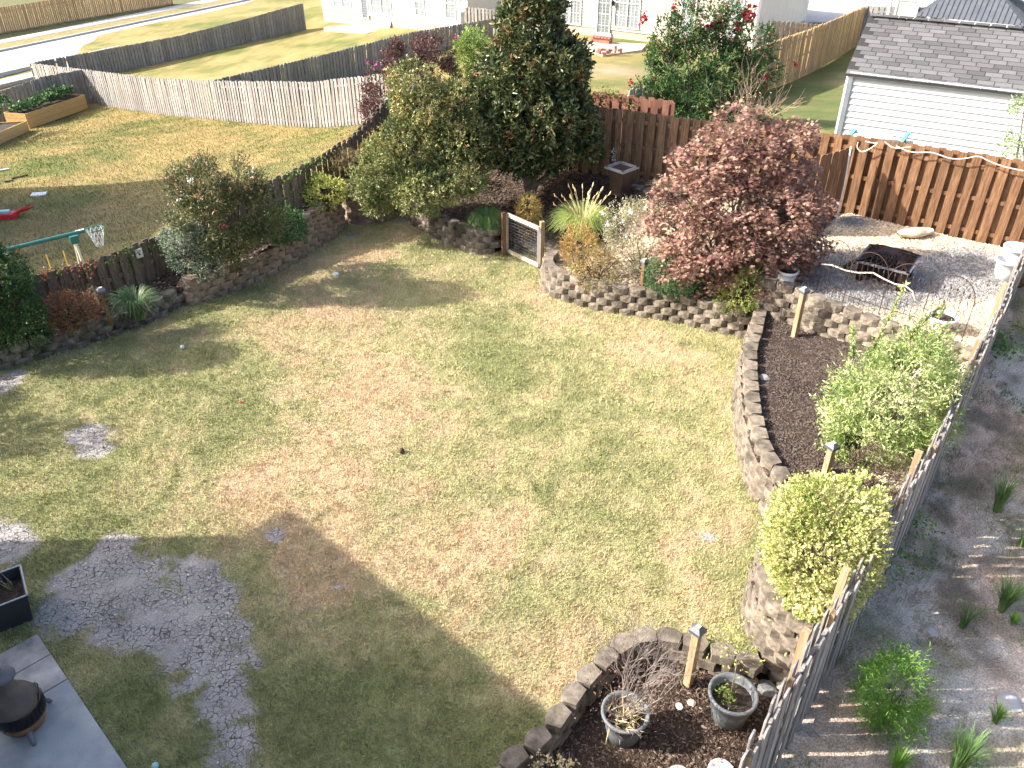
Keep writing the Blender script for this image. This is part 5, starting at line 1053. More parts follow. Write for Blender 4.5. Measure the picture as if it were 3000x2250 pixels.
L_shade = lm('mid green leaf', [(.02, .05, .02), (.04, .09, .03), (.08, .15, .045)])
L_boxg = lm('fresh green boxwood leaf', [(.03, .06, .025), (.06, .115, .045), (.11, .17, .065)])
L_vine = lm('vine leaf', [(.04, .09, .02), (.12, .19, .04), (.26, .3, .07)], trans=.3)
L_weed = lm('weed green', [(.05, .12, .02), (.12, .24, .035), (.2, .32, .06)], trans=.3)
L_carex = lm('grass clump blade', [(.05, .1, .03), (.1, .18, .05), (.2, .27, .09)], trans=.2)
L_plume = lm('pale green grass blade', [(.13, .2, .05), (.28, .34, .1), (.46, .46, .2)], trans=.25)
L_dgr = lm('dark liriope blade', [(.02, .045, .02), (.05, .09, .035), (.13, .17, .07)])
L_brown = lm('brown feathery foliage', [(.11, .08, .035), (.22, .17, .07), (.34, .27, .12)])
L_red = lm('red seed head', [(.2, .07, .04), (.35, .2, .12), (.4, .28, .16)])
F_pink = lm('pink flower', [(.6, .05, .16), (.8, .12, .3)]); F_red = lm('red flower', [(.38, .015, .035), (.5, .04, .07)]); F_mag = lm('magenta flower', [(.4, .04, .2), (.6, .1, .35)]); F_wh = lm('white flower', [(.75, .74, .7), (.85, .85, .82)]); L_dry = lm('dry straw', [(.36, .27, .13), (.55, .44, .24), (.68, .58, .36)])
def flower(t, p, s, m, n=14, name='flower', tall=1.0):
    P = np.tile(np.array(p, float), (n, 1))+rng.normal(0, s*.28, (n, 3))*np.array([1, 1, tall]); leafobj(t, name, leaves(P, norm(rng.normal(0, 1, (n, 3))), s*.7, s*.6), m, t.location)
def shrub(label, cat, u, v, z, uL, uR, vT, mat_, nl=1500, L=.05, W=.025, k=6, tl=.14, name='shrub', lobes=None, stems=4, shell=.4, gap=-.3, bark=M_barkd, r0=.02, dsc=.8, up=.1, group=None, flat=.85, spread=.9, droop=.1, tops=None, mound=True, seed=None):
    x_, y_, z_, w, h, dx = span(u, v, z, uL, uR, vT); h = max(h, .2); t = thing(name, label, cat, (x_, y_, z_), 0, group); sd_ = seed or int(u+v); r = random.Random(sd_)
    if lobes is None:
        lobes = []
        for i in range(7):
            a = 6.28*i/7+r.random(); q = .22*w; lobes.append((x_+dx+math.cos(a)*q, y_+math.sin(a)*q*flat, z_+h*r.uniform(.42, .58), w*.3*r.uniform(.85, 1.1), w*.3*flat*r.uniform(.85, 1.1), h*.42*r.uniform(.85, 1.08)))
        lobes.append((x_+dx, y_, z_+h*.62, w*.3, w*.3*flat, h*.38))
    else: lobes = [(x_+dx+a*w, y_+b*w, z_+c_*h, ra*w, rb*w, rc*h) for a, b, c_, ra, rb, rc in lobes]
    P, D = crown_pts(lobes, nl, shell, sd_, gap, .3, -.85); D = norm(D*dsc+np.array([0, 0, .35])+rng.normal(0, .3, P.shape)); P[:, 2] = np.maximum(P[:, 2], z_+.03)
    leafobj(t, 'crown', sprigs(P, D, k, tl, L, W, droop, spread, up), mat_, t.location)
    if tops:
        hi = P[:, 2] > z_+h*tops[2]; leafobj(t, 'new_and_lit_leaves', sprigs(P[hi][::tops[3]], D[hi][::tops[3]], k, tl*1.2, L, W, droop, spread, .4), tops[0], t.location)
    limbs(t, (x_, y_, z_), lobes, r0, bark, stems, .2, .3, 'stems', 3, sd_)
    return t, lobes, (x_, y_, z_, w, h, dx)
def grassclump(label, u, v, z, uL, uR, vT, mat_, n=420, W=.008, name='ornamental_grass', plumes=0, spread=1.0, group=None, arch=1.0, cat='ornamental grass'):
    x_, y_, z_, w, h, dx = span(u, v, z, uL, uR, vT); t = thing(name, label, cat, (x_, y_, z_), 0, group); seg = 5
    a = rng.uniform(0, 6.283, n); b = rng.uniform(0, .1*w, n); R_ = rng.uniform(.3, 1.1, n)**.6*w/2*spread; H_ = h*rng.uniform(.6, 1.05, n)
    V = np.empty((n, (seg+1)*2, 3)); ca, sa = np.cos(a), np.sin(a)
    for s in range(seg+1):
        f = s/seg; rr = b+R_*f**1.3; rho = np.clip(R_/(w/2), 0, 1)*arch; zz = H_*((1-rho)*f*.95+rho*(2.7*f-2.35*f*f)*.85); ww = W*(1-f*.85)
        for q, sg in ((0, -1), (1, 1)): V[:, 2*s+q] = np.c_[dx+ca*rr-sa*ww*sg, sa*rr+ca*ww*sg, np.maximum(zz, .01)]
    F = (np.array([[2*s, 2*s+1, 2*s+3, 2*s+2] for s in range(seg)])[None]+(2*(seg+1))*np.arange(n)[:, None, None]).reshape(-1, 4)
    link('blades', fast('blades', V.reshape(-1, 3), F, mat_), t)
    for i in range(plumes):
        aa = random.uniform(0, 6.28); rr = random.uniform(.2, .85)*w/2; hh = h*random.uniform(.7, .98); g = G()
        g.tube([(dx, 0, 0), (dx+math.cos(aa)*rr*.4, math.sin(aa)*rr*.4, hh*.6), (dx+math.cos(aa)*rr, math.sin(aa)*rr, hh)], .003, 3)
        c_ = Vector((dx+math.cos(aa)*rr*1.1, math.sin(aa)*rr*1.1, hh+.04)); g.tube([(dx+math.cos(aa)*rr, math.sin(aa)*rr, hh), c_], [.004, .018], 5).tube([c_, c_+Vector((math.cos(aa)*.03, math.sin(aa)*.03, .07))], [.018, .005], 5); g.obj('plume', L_dry, t)
    return t
def twiggy(t, base, h, w, n, mat_, r=.008, seed=3, name='stems', levels=3, up=.9):
    rr = random.Random(seed); g = G()
    def br(p, d, L, r_, lv):
        q = p+d*L*.5+Vector((rr.uniform(-.1, .1), rr.uniform(-.1, .1), 0))*L; e = q+(d+Vector((rr.uniform(-.4, .4), rr.uniform(-.4, .4), rr.uniform(-.1, .3)))).normalized()*L*.5; g.tube([p, q, e], [r_, r_*.8, r_*.55], 4)
        if lv:
            for _ in range(3): br(p.lerp(e, rr.uniform(.45, 1)) if rr.random() < .5 else e, (d+Vector((rr.uniform(-1, 1), rr.uniform(-1, 1), rr.uniform(-.3, .8)))*.75).normalized(), L*rr.uniform(.5, .75), r_*.6, lv-1)
    for i in range(n):
        a = rr.uniform(0, 6.28); d = Vector((math.cos(a)*w/h*rr.uniform(.3, .9), math.sin(a)*w/h*rr.uniform(.3, .9), up)).normalized(); br(Vector(base)+Vector((math.cos(a), math.sin(a), 0))*.03, d, h*.5, r, levels)
    return g.obj(name, mat_, t)
# --- left side
shrub('tall dark evergreen shrub filling the left edge of the frame above the low wall', 'shrub', 45, 1010, .3, -110, 165, 655, L_dark, 3000, .07, .03, 7, .16, 'evergreen_shrub',
      lobes=[(0, 0, .3, .42, .4, .3), (.02, 0, .55, .36, .34, .3), (-.05, 0, .78, .24, .24, .22), (.2, -.05, .35, .25, .25, .3), (-.25, .05, .4, .25, .25, .3), (-.15, 0, .88, .14, .14, .12)], stems=3, gap=-.5, tops=(L_lime, 0, .83, 3), r0=.03)  # lime leaves near the top put the sunlit look into leaf colour
shrub('low reddish nandina shrub between the evergreen and the dark post light', 'shrub', 232, 965, .33, 145, 305, 862, L_nand, 900, .045, .012, 8, .14, 'nandina_shrub', tops=(lm('red tip', [(.4, .06, .04), (.6, .16, .08)]), 0, .8, 9))
grassclump('dark green clump of grass behind the low mossy wall', 408, 935, .33, 325, 490, 820, L_dgr, 520, .008, arch=.7)
rs, lb, q = shrub('rose bush with pink blooms in front of the brown fence', 'rose bush', 590, 812, .55, 500, 670, 660, L_rose, 1300, .045, .028, 6, .13, 'rose_bush', gap=-.1)
for u, v in ((520, 648), (548, 682), (577, 660), (532, 712), (586, 688), (606, 715), (562, 770), (578, 768), (657, 705), (660, 660), (667, 755), (700, 640)):
    p = at(u, v, .9+(760-v)*.006); flower(rs, (p[0], p[1]-.1, p[2]), .07, F_pink, 10)
cw, lb, q = shrub('white flowered crape myrtle with brown seed heads leaning over the left fence', 'crape myrtle', 700, 790, .6, 545, 850, 465, L_crapew, 3200, .075, .028, 7, .22, 'crape_myrtle',
      lobes=[(0, 0, .5, .3, .28, .32), (-.28, 0, .55, .2, .2, .2), (.25, .05, .5, .22, .2, .24), (-.1, -.1, .78, .2, .2, .2), (.15, 0, .75, .18, .18, .2), (-.33, -.05, .8, .1, .1, .12), (.02, 0, .25, .25, .2, .2)], stems=7, gap=-.2, r0=.018, tops=(lm('tan seed head', [(.28, .17, .09), (.42, .28, .16)]), 0, .62, 6), up=.2)
for u, v in ((582, 472), (554, 527), (530, 580), (735, 503), (662, 572)):
    p = at(u, v, 1.9+(520-v)*.004); flower(cw, p, .14, F_wh, 16)
shrub('dark green low shrub on top of the stepped wall', 'shrub', 850, 715, .75, 775, 905, 620, L_shade, 800, .06, .03, 6, .14, r0=.008)
shrub('round yellow variegated shrub at the top of the stepped wall', 'shrub', 962, 612, .75, 902, 1018, 515, L_goldd, 1100, .035, .022, 6, .1, 'euonymus_shrub', gap=-.6, seed=11)
shrub('feathery brown green shrub leaning out over the corner wall', 'shrub', 1050, 565, .75, 960, 1130, 455, L_brown, 900, .05, .01, 10, .3, 'feathery_shrub', dsc=1.3, droop=.35, gap=-.1)
cm, lb, q = shrub('big bushy olive green camellia tree right of the corner wall', 'tree', 1278, 640, .5, 1065, 1465, 190, L_olive, 8200, .07, .04, 7, .17, 'camellia_tree',
      lobes=[(-.27, -.05, .3, .22, .22, .16), (-.05, -.15, .27, .22, .22, .13), (.2, -.05, .33, .22, .2, .15), (-.1, 0, .5, .28, .25, .18), (.2, 0, .55, .22, .22, .17), (0, .05, .72, .22, .2, .16), (-.08, 0, .88, .13, .13, .12), (-.34, .05, .42, .14, .14, .12), (.33, .05, .5, .14, .14, .13), (.2, .05, .74, .13, .13, .12), (-.35, -.1, .17, .12, .12, .1)], stems=1, gap=-.22, r0=.05, shell=.35, tops=(lm('bronze new leaf', [(.32, .26, .1), (.42, .24, .1), (.5, .4, .18)]), 0, .45, 12), bark=M_bark)
mg, lb, q = shrub('tall glossy dark magnolia tree with rust backed leaves', 'magnolia tree', 1548, 585, .62, 1385, 1728, -75, L_mag, 6800, .15, .062, 6, .2, 'magnolia_tree',
      lobes=[(0, 0, .25, .33, .3, .1), (-.2, -.05, .33, .3, .28, .13), (.22, 0, .32, .3, .28, .13), (0, -.05, .45, .38, .34, .14), (.25, 0, .47, .22, .22, .12), (-.12, 0, .6, .3, .28, .13), (.15, 0, .62, .27, .26, .13), (0, 0, .76, .25, .24, .13), (.02, 0, .9, .17, .16, .12), (-.1, 0, 1.0, .09, .09, .08), (.42, -.1, .28, .14, .12, .07)], stems=1, gap=-.14, r0=.09, dsc=1.2, spread=1.1, bark=M_bark, tops=(L_magb, 0, .2, 20), up=.3)
for (x__, y__, h__, w__), lb_ in (((-11.7, 11.2, 3.1, 1.3), 'bushy tree just outside the left edge of the frame shading the lawn'), ((-12.2, 12.3, 2.2, 1.2), 'rounded bush outside the left edge beside the low wall')):
    t = thing('shade_tree', lb_, 'tree', (x__, y__, 0)); lo_ = [(x__, y__, h__*.68, w__*.45, w__*.42, h__*.3), (x__+.2, y__-.1, h__*.45, w__*.4, w__*.4, h__*.22)]
    P, D = crown_pts(lo_, 900, .5, 3, -.5); leafobj(t, 'crown', sprigs(P, D, 6, .15, .07, .035), L_shade, t.location); limbs(t, (x__, y__, 0), lo_, .05, M_bark)
# --- behind the fences
def far(label, u, v, z, uL, uR, vT, m, **k): return shrub(label, k.pop('cat', 'shrub'), u, v, z, uL, uR, vT, m, **k)
pu, lb, q = far('purple leaved crape myrtle beyond the fence corner', 1210, 395, .1, 1075, 1345, 100, L_purp, nl=2600, L=.09, W=.04, k=7, tl=.26, name='crape_myrtle', stems=8, cat='crape myrtle', gap=-.1, r0=.02, up=.3, lobes=[(-.33, 0, .22, .17, .2, .2), (-.22, 0, .42, .22, .2, .22), (0, 0, .5, .25, .2, .28), (.22, 0, .58, .25, .2, .26), (.3, 0, .42, .2, .2, .22), (.05, 0, .78, .2, .15, .18), (.3, 0, .8, .16, .15, .14), (-.12, 0, .72, .12, .12, .2), (-.3, 0, .05, .14, .14, .15)])
x_, y_, z_, w, h, dx = q
for u, v in ((1105, 187), (1147, 172), (1128, 163), (1144, 158), (1078, 183), (1335, 110), (1060, 330)):
    p = plane_at(u, v, (x_-3, y_), (x_+3, y_)); flower(pu, p, .12, F_mag, 10)
far('bright lime green shrub between the purple crape myrtle and the magnolia', 1385, 330, .5, 1330, 1455, 95, L_lime, nl=1300, L=.11, W=.035, k=7, tl=.2, gap=-.3)
rm, lb, q = far('vase shaped crape myrtle with red flower heads behind the brown fence', 2020, 375, .75, 1850, 2235, 60, L_crape, nl=5600, L=.08, W=.045, k=8, tl=.24, name='crape_myrtle', cat='crape myrtle', stems=9, gap=-.2, r0=.022, up=.3,
      lobes=[(0, 0, .3, .28, .25, .22), (-.15, 0, .52, .27, .22, .2), (.15, 0, .5, .27, .22, .2), (0, 0, .65, .26, .2, .2), (-.3, 0, .72, .13, .12, .22), (-.16, 0, .9, .1, .1, .24), (.0, 0, .98, .1, .1, .2), (.14, 0, .9, .09, .1, .22), (.33, 0, .75, .13, .12, .18), (.44, 0, .55, .12, .1, .1), (-.38, 0, .35, .13, .12, .1), (.38, 0, .22, .2, .12, .1), (-.5, 0, .12, .15, .12, .06), (.0, 0, .1, .2, .2, .12)], bark=M_twig, tops=(L_red, 0, .6, 9))
x_, y_, z_, w, h, dx = q
for u, v, s in ((2195, 45, .3), (2080, 78, .2), (2105, 70, .2), (2158, 83, .2), (1886, 53, .18), (1930, 287, .14), (2235, 256, .26), (2240, 230, .16), (1975, 20, .14), (1915, 236, .14), (2030, 20, .14), (1850, 242, .12), (2330, 188, .1), (2062, 322, .12), (1990, 310, .12)):
    p = plane_at(u, v, (x_-3, y_), (x_+3, y_)); flower(rm, p, s, F_red, 22, tall=1.4)
# --- centre beds
grassclump('rounded green fountain grass left of the garden gate', 1425, 682, .46, 1362, 1492, 580, L_carex, 700, .006, arch=.95)
grassclump('pale green fountain grass with fluffy plumes', 1702, 700, .35, 1605, 1805, 560, L_plume, 950, .007, plumes=34, arch=.8)
shrub('orange and green nandina behind the garden gate', 'shrub', 1548, 700, .3, 1512, 1585, 570, L_nando, 700, .05, .014, 7, .12, 'nandina_shrub', lobes=[(0, 0, .3, .3, .3, .25), (.05, 0, .65, .45, .4, .3)], up=.0, spread=.7)
shrub('yellow orange nandina just right of the gate post', 'shrub', 1695, 815, .3, 1645, 1755, 668, L_nando, 850, .045, .013, 8, .13, 'nandina_shrub', spread=.7)
az, lb, q = shrub('small azalea with red buds inside the curved wall', 'azalea', 1745, 832, .45, 1675, 1815, 728, lm('azalea leaf', [(.06, .07, .02), (.16, .15, .05), (.28, .22, .1), (.34, .14, .09)]), 900, .035, .018, 6, .12, 'azalea_shrub')
for u, v in ((1786, 758), (1712, 712), (1688, 760), (1748, 700)): p = at(u, v, .75); flower(az, p, .06, F_pink, 8)
ab, lb, q = shrub('loose pale bush with small white blooms left of the red maple', 'shrub', 1868, 800, .5, 1755, 1975, 595, L_rosep, 1700, .04, .02, 6, .16, 'abelia_shrub', gap=.0, r0=.012, stems=7, up=.2)
for u, v in ((1822, 650), (1802, 640), (1850, 620), (1890, 612), (1780, 655), (1835, 690), (1900, 660), (1762, 625)): p = plane_at(u, v, (q[0]-2, q[1]-.35), (q[0]+2, q[1]-.35)); flower(ab, p, .08, F_wh, 10)
shrub('dense round green shrub right of the solar post light', 'shrub', 1958, 868, .45, 1888, 2035, 742, L_boxg, 1500, .05, .016, 7, .12, 'boxwood_shrub', gap=-.8)
shrub('dark green shrub in the shade under the red maple', 'shrub', 2050, 868, .48, 2000, 2115, 790, L_shade, 600, .05, .02, 6, .12)
# Japanese maple
mx_, my_, mz_, w, h, dx = span(2112, 872, .5, 1905, 2345, 350)
mp = thing('maple_tree', 'spreading red Japanese maple in the middle of the right garden bed', 'maple tree', (mx_, my_, mz_)); rr = random.Random(5)
ML = []
for a, b, c_, s in ((-.05, 0, .92, .2), (.22, 0, .9, .16), (-.25, 0, .78, .17), (.05, 0, .78, .24), (.27, .05, .74, .15), (-.33, -.05, .62, .18), (-.08, -.1, .62, .25), (.22, -.1, .58, .25), (.36, 0, .5, .14), (-.4, -.05, .45, .16), (-.2, -.15, .42, .22), (.08, -.15, .4, .22), (.32, -.1, .36, .2), (-.36, -.1, .27, .15), (-.05, -.1, .2, .14), (.18, -.15, .2, .15), (.4, 0, .28, .1), (-.12, 0, .08, .09), (.3, -.05, .25, .16)):
    ML.append((mx_+dx+a*w, my_+b*w, mz_+c_*h, s*w, s*w*.9, s*h*.5))
P, D = crown_pts(ML, 5600, .6, 9, -.02, .3, -.7); D = norm(D*np.array([1.3, 1.3, .5])+rng.normal(0, .3, P.shape))
# palmate leaves: five narrow lobes sharing a base
k = 5; n_ = len(P); t_ = np.tile(np.linspace(.2, 1, k), n_); pos = np.repeat(P, k, 0)+np.repeat(D, k, 0)*(t_*.2)[:, None]+rng.normal(0, .03, (n_*k, 3)); pos[:, 2] -= .04*t_
dl = norm(np.repeat(D, k, 0)+rng.normal(0, .6, (n_*k, 3))+np.array([0, 0, -.35])); sd2 = norm(np.cross(dl, norm(rng.normal(0, .35, dl.shape)+np.array([0, 0, 1]))))
VV = np.empty((n_*k, 5, 3)); Lr = .075*rng.uniform(.7, 1.25, n_*k)[:, None]
FF = []
Vs = []
for i, an in enumerate((-1.0, -.5, 0, .5, 1.0)):
    dd_ = dl*math.cos(an)+sd2*math.sin(an); sdd = sd2*math.cos(an)-dl*math.sin(an); ll = Lr*(1-.28*abs(an)); Vs += [pos+dd_*ll*.45+sdd*.009, pos+dd_*ll, pos+dd_*ll*.45-sdd*.009]
V = np.stack([pos]+Vs, 1); F = (np.array([q for i in range(5) for q in ([0, 1+3*i, 2+3*i], [0, 2+3*i, 3+3*i])])[None]+16*np.arange(n_*k)[:, None, None]).reshape(-1, 3)
link('crown', fast('crown', V.reshape(-1, 3), F, L_maple, False, None, mp.location), mp)
limbs(mp, (mx_, my_, mz_), ML, .05, M_bark, 4, .15, .28, 'trunk', 4, 8)
nn = shrub('yellow green nandina at the foot of the red maple beside the upper block wall', 'shrub', 2168, 912, .5, 2105, 2235, 798, lm('yellow green nandina', [(.05, .09, .02), (.15, .21, .05), (.36, .38, .12), (.45, .42, .16)]), 1000, .04, .013, 8, .12, 'nandina_shrub')
# --- right beds
vb = shrub('large loose variegated elaeagnus bush in the right mulch bed', 'shrub', 2560, 1310, .68, 2385, 2765, 935, L_vari, 2300, .075, .026, 8, .26, 'elaeagnus_shrub', gap=-.12, r0=.014, stems=8, up=.15,
      lobes=[(-.15, -.05, .2, .3, .3, .2), (.15, 0, .25, .33, .3, .22), (0, 0, .45, .33, .3, .25), (.05, 0, .68, .24, .22, .22), (-.25, -.1, .12, .2, .2, .14), (.25, .1, .5, .2, .2, .2)])
t = vb[0]; q = vb[2]
for (ub, vb_, ut, vt) in ((2560, 1020, 2655, 832), (2600, 1050, 2745, 905), (2700, 1080, 2770, 960), (2500, 1050, 2500, 960)):
    a = Vector(plane_at(ub, vb_, (q[0]-2, q[1]), (q[0]+2, q[1]))); b = Vector(plane_at(ut, vt, (q[0]-2, q[1]), (q[0]+2, q[1]))); m_ = 16
    Pp = np.array([a.lerp(b, i/m_) for i in range(m_)]); leafobj(t, 'shoot', merge(sprigs(Pp, norm(np.tile(np.array(b-a), (m_, 1))), 5, .06, .085, .028, 0, 1.1), sprigs(Pp, norm(np.tile(np.array(b-a), (m_, 1))), 3, .06, .085, .028, 0, 1.1)), L_vari, t.location); G().tube([a-t.location, b-t.location], [.012, .004], 5).obj('shoot_stem', M_barkd, t)
shrub('big dense golden variegated euonymus bush against the silver-grey fence', 'shrub', 2385, 1745, .62, 2205, 2560, 1400, L_gold, 5200, .036, .024, 7, .09, 'euonymus_shrub', gap=-.75, shell=.25, lobes=[(-.14, -.1, .4, .34, .34, .38), (.13, .1, .42, .36, .34, .4), (-.05, .12, .55, .33, .3, .36), (.12, -.1, .4, .28, .28, .36), (-.2, .05, .45, .28, .26, .38), (.28, .22, .5, .2, .2, .3), (0, -.26, .25, .22, .2, .24)], tops=(lm('green euonymus', [(.1, .18, .03), (.3, .36, .08)]), 0, .0, 5))
shrub('sparse dark twiggy shrub behind the golden shrub', 'shrub', 2535, 1430, .65, 2465, 2610, 1310, lm('dark bronze leaf', [(.04, .03, .022), (.1, .065, .05), (.16, .12, .1)]), 420, .035, .016, 5, .1, 'twiggy_shrub', gap=-.1)
# potted plants
P0 = potat(1833, 2083, .19, -.25); dsb = thing('dead_shrub', 'dead twiggy shrub with dry yellow grass growing in the left grey pot', 'dead shrub', (P0[0], P0[1], .08)); twiggy(dsb, (0, 0, 0), 1.0, .75, 11, M_twig, .011, 4, levels=4)
Pg = rng.normal(0, .1, (70, 3))*np.array([1, 1, 0]); leafobj(dsb, 'dry_grass', leaves(Pg+np.array(dsb.location), norm(rng.normal(0, .6, (70, 3))+np.array([.1, -.3, .8])), .24, .014), L_dry, dsb.location)
Pg = rng.normal(0, .22, (260, 3))*np.array([1, 1, .8])+np.array([-.03, .02, .55]); leafobj(dsb, 'withered_leaves', leaves(Pg+np.array(dsb.location), norm(rng.normal(0, 1, (260, 3))), .03, .014), lm('withered red leaf', [(.16, .06, .04), (.32, .2, .13)]), dsb.location)
P1 = potat(2149, 2030, .2, -.25); sp2 = thing('sapling', 'thin stemmed sapling with a tuft of leaves growing in the right grey pot', 'sapling', (P1[0]-.02, P1[1]+.03, .1))
G().tube([(0, 0, 0), (-.0, 0, .35), (-.01, .02, .65)], [.009, .008, .006], 5).obj('stem', M_twig, sp2); twiggy(sp2, (-.01, .02, .6), .55, .5, 4, M_twig, .005, 9, 'branches', 2)
Pg = rng.normal(0, .17, (170, 3))*np.array([1, .8, .9])+np.array([-.08, .03, .9]); leafobj(sp2, 'leaves', leaves(Pg+np.array(sp2.location), norm(rng.normal(0, 1, (170, 3))), .045, .02), L_goldd, sp2.location)
Pg = rng.normal(0, .06, (120, 3))+np.array([-.06, -.04, .1]); leafobj(sp2, 'basal_leaves', leaves(Pg+np.array(sp2.location), norm(rng.normal(0, 1, (120, 3))), .045, .022), L_vine, sp2.location)
hx = at(1610, 2290, -.2); hyd = thing('dead_shrub', 'dried tan hydrangea heads at the bottom edge of the lower bed', 'dead shrub', hx); twiggy(hyd, (0, 0, 0), .38, .45, 9, M_twig, .006, 14, levels=2)
for i in range(34): 
    p = Vector((random.uniform(-.25, .3), random.uniform(-.15, .15), random.uniform(.15, .32))); flower(hyd, Vector(hx)+p, .05, L_dry, 8, 'flower_head')
pw = potat(2765, 927, 1.5, 1.2); spw = thing('seedling', 'leafy sprout growing in the small white tapered pot', 'plant', (pw[0]-.06, pw[1], 1.43)); Pg = np.array([[0, 0, .02*i] for i in range(16)]); leafobj(spw, 'leaves', sprigs(Pg+np.array(spw.location), norm(rng.normal(0, .3, Pg.shape)+np.array([-.2, 0, 1])), 4, .05, .09, .03), L_vari, spw.location)
uu = at(1795, 540, 1.0); sv = thing('silver_plant', 'silvery leaved stem leaning against the square urn', 'plant', uu); g = G(); g.tube([(0, 0, 0), (-.04, -.02, .4), (.02, -.02, .8), (.1, 0, .98), (.16, 0, .9)], .006, 4).obj('stem', M_twig, sv)
Pg = np.array([(-.03+random.uniform(-.06, .06), -.02, random.uniform(.02, .95)) for i in range(46)]); leafobj(sv, 'leaves', leaves(Pg+np.array(uu), norm(rng.normal(0, 1, Pg.shape)), .075, .032), lm('silver leaf', [(.3, .36, .38), (.55, .6, .62)]), uu)
# vegetables in raised beds
for (t0, a, d, n_), lb in ((rb1, 'dense leafy green vegetables in the taller raised bed'), (rb2, 'dense leafy green vegetables in the lower raised bed')):
    m_ = 260; f = rng.uniform(.03, .9, m_); g_ = rng.uniform(.1, .9, m_); P = np.array(a)[None]+np.outer(f, np.array(d))+np.outer(g_*1.2, np.array(n_)); P[:, 2] = a.z+(.7 if t0 is rb1[0] else .45)+rng.uniform(0, .3, m_)
    v_ = thing('vegetable_plants', lb, 'vegetables', (a.x+d.x/2, a.y+d.y/2, a.z+.45)); leafobj(v_, 'leaves', sprigs(P, norm(rng.normal(0, .6, P.shape)+np.array([0, 0, 1])), 5, .15, .17, .12), L_shade, v_.location)
# vines on the left fence and beyond the right fence
def vine(label, pts, nper, mat_, L=.05, r=.1, name='vine'):
    c_ = pts[0]; t = thing(name, label, 'vine', c_); P = np.concatenate([np.array(p)[None]+rng.normal(0, r, (nper, 3))*np.array([1, 1, .9]) for p in pts]); leafobj(t, 'leaves', leaves(P, norm(rng.normal(0, .7, P.shape)+np.array([.3, -.7, .2])), L, L*.75), mat_, c_)
    return t
def onLF(u, v, i): return tuple(Vector(plane_at(u, v, LFp[i], LFp[i+1]))+Vector((.06, -.08, 0)))
vine('green vine with red tips climbing the left fence beside the evergreen', [onLF(u, v, 0) for u, v in ((130, 795), (160, 788), (190, 780), (230, 800), (215, 830))]+[onLF(u, v, 1) for u, v in ((240, 775), (265, 772), (262, 800), (250, 840), (275, 850), (240, 860), (285, 820))], 26, lm('red vine', [(.03, .06, .02), (.1, .12, .03), (.3, .05, .05), (.2, .22, .05)]), .06, .09)
vine('bright green vine over the left fence around the plaque', [onLF(u, v, 1) for u, v in ((345, 730), (360, 722), (375, 735), (368, 760), (378, 790), (392, 750), (440, 725), (320, 760))], 24, L_vine, .05, .06)
vine('green vine over the left fence just left of the rose bush', [onLF(u, v, 2) for u, v in ((470, 705), (482, 688), (490, 710), (498, 780), (510, 800))], 30, L_vine, .055, .07)
vine('long green vine over the fence right of the white crape myrtle', [onLF(u, v, 2) for u, v in ((830, 520), (845, 512), (840, 560), (845, 600), (870, 500))]+[onLF(u, v, 3) for u, v in ((900, 480), (915, 470), (935, 465), (905, 520), (895, 560), (910, 590))], 30, L_vine, .06, .08)
vine('vine draped on the reddish fence right of the magnolia', [plane_at(u, v, (1.95, 22.7), (4.2, 21.9)) for u, v in ((1745, 268), (1770, 265), (1790, 270), (1805, 280), (1762, 300), (1768, 320), (1845, 300), (1850, 325))], 18, L_vine, .07, .09)
def onrf(u, v, z): return at(u, v, z)
vine('creeping green and red vine hanging outside the upper end of the silver-grey fence', [onrf(u, v, .5+.0*u) for u, v in ((2960, 870), (2975, 920), (2990, 880), (2950, 960), (2930, 990), (2945, 1020), (2990, 960), (2925, 1030))], 60, lm('creeper', [(.03, .08, .02), (.07, .16, .04), (.16, .26, .06), (.3, .12, .06)]), .09, .17)
vine('trailing vine running across the dirt beyond the fence', [onrf(u, v, .12) for u, v in ((2875, 1110), (2890, 1150), (2925, 1160), (2940, 1185), (2975, 1190), (2995, 1210), (2865, 1080), (2910, 1140))], 34, lm('creeper', []), .06, .1)
vine('green vine low on the outside of the fence beside the golden shrub', [onrf(u, v, .3) for u, v in ((2650, 1480), (2680, 1500), (2700, 1530), (2640, 1540), (2620, 1590), (2660, 1640), (2630, 1680), (2720, 1550))], 40, lm('creeper', []), .055, .13)
vine('bright yellow leaf cluster poking through the grey fence', [onrf(2562, 1700, .5), onrf(2575, 1705, .5)], 40, L_gold, .05, .05)
# weeds on the bare dirt
wl = ['upright green weed clump near the right edge at mid height', 'tall green weed clump in the middle of the bare dirt', 'fine leaved green weed at the bottom edge near the fence', 'tall grassy weed at the bottom right', 'small lime weed at the right edge', 'thin single grassy weed in the dirt', 'low weed sprout near the bottom right', 'small yellow green weed at the right edge']
for (u, v, uL, uR, vT, n_, m), lb in zip(((2915, 1500, 2870, 2965, 1370, 130, L_carex), (2925, 1790, 2880, 2985, 1680, 190, L_carex), (2615, 2270, 2575, 2660, 2180, 120, L_weed), (2780, 2290, 2720, 2845, 2100, 160, L_carex), (2965, 1830, 2940, 2990, 1790, 60, L_weed), (2800, 1840, 2770, 2870, 1730, 40, L_carex), (2910, 2120, 2880, 2945, 2060, 70, L_weed), (2985, 1600, 2960, 3020, 1540, 60, L_carex)), wl):
    grassclump(lb, u, v, 0, uL, uR, vT, m, n_, .007, 'weed', arch=.4, cat='weed')
shrub('bushy bright green fine leaved weed beyond the fence', 'weed', 2565, 2120, -.03, 2495, 2665, 1925, L_weed, 900, .06, .008, 10, .2, 'weed_bush', gap=-.3, up=.4, dsc=.6, r0=.008)
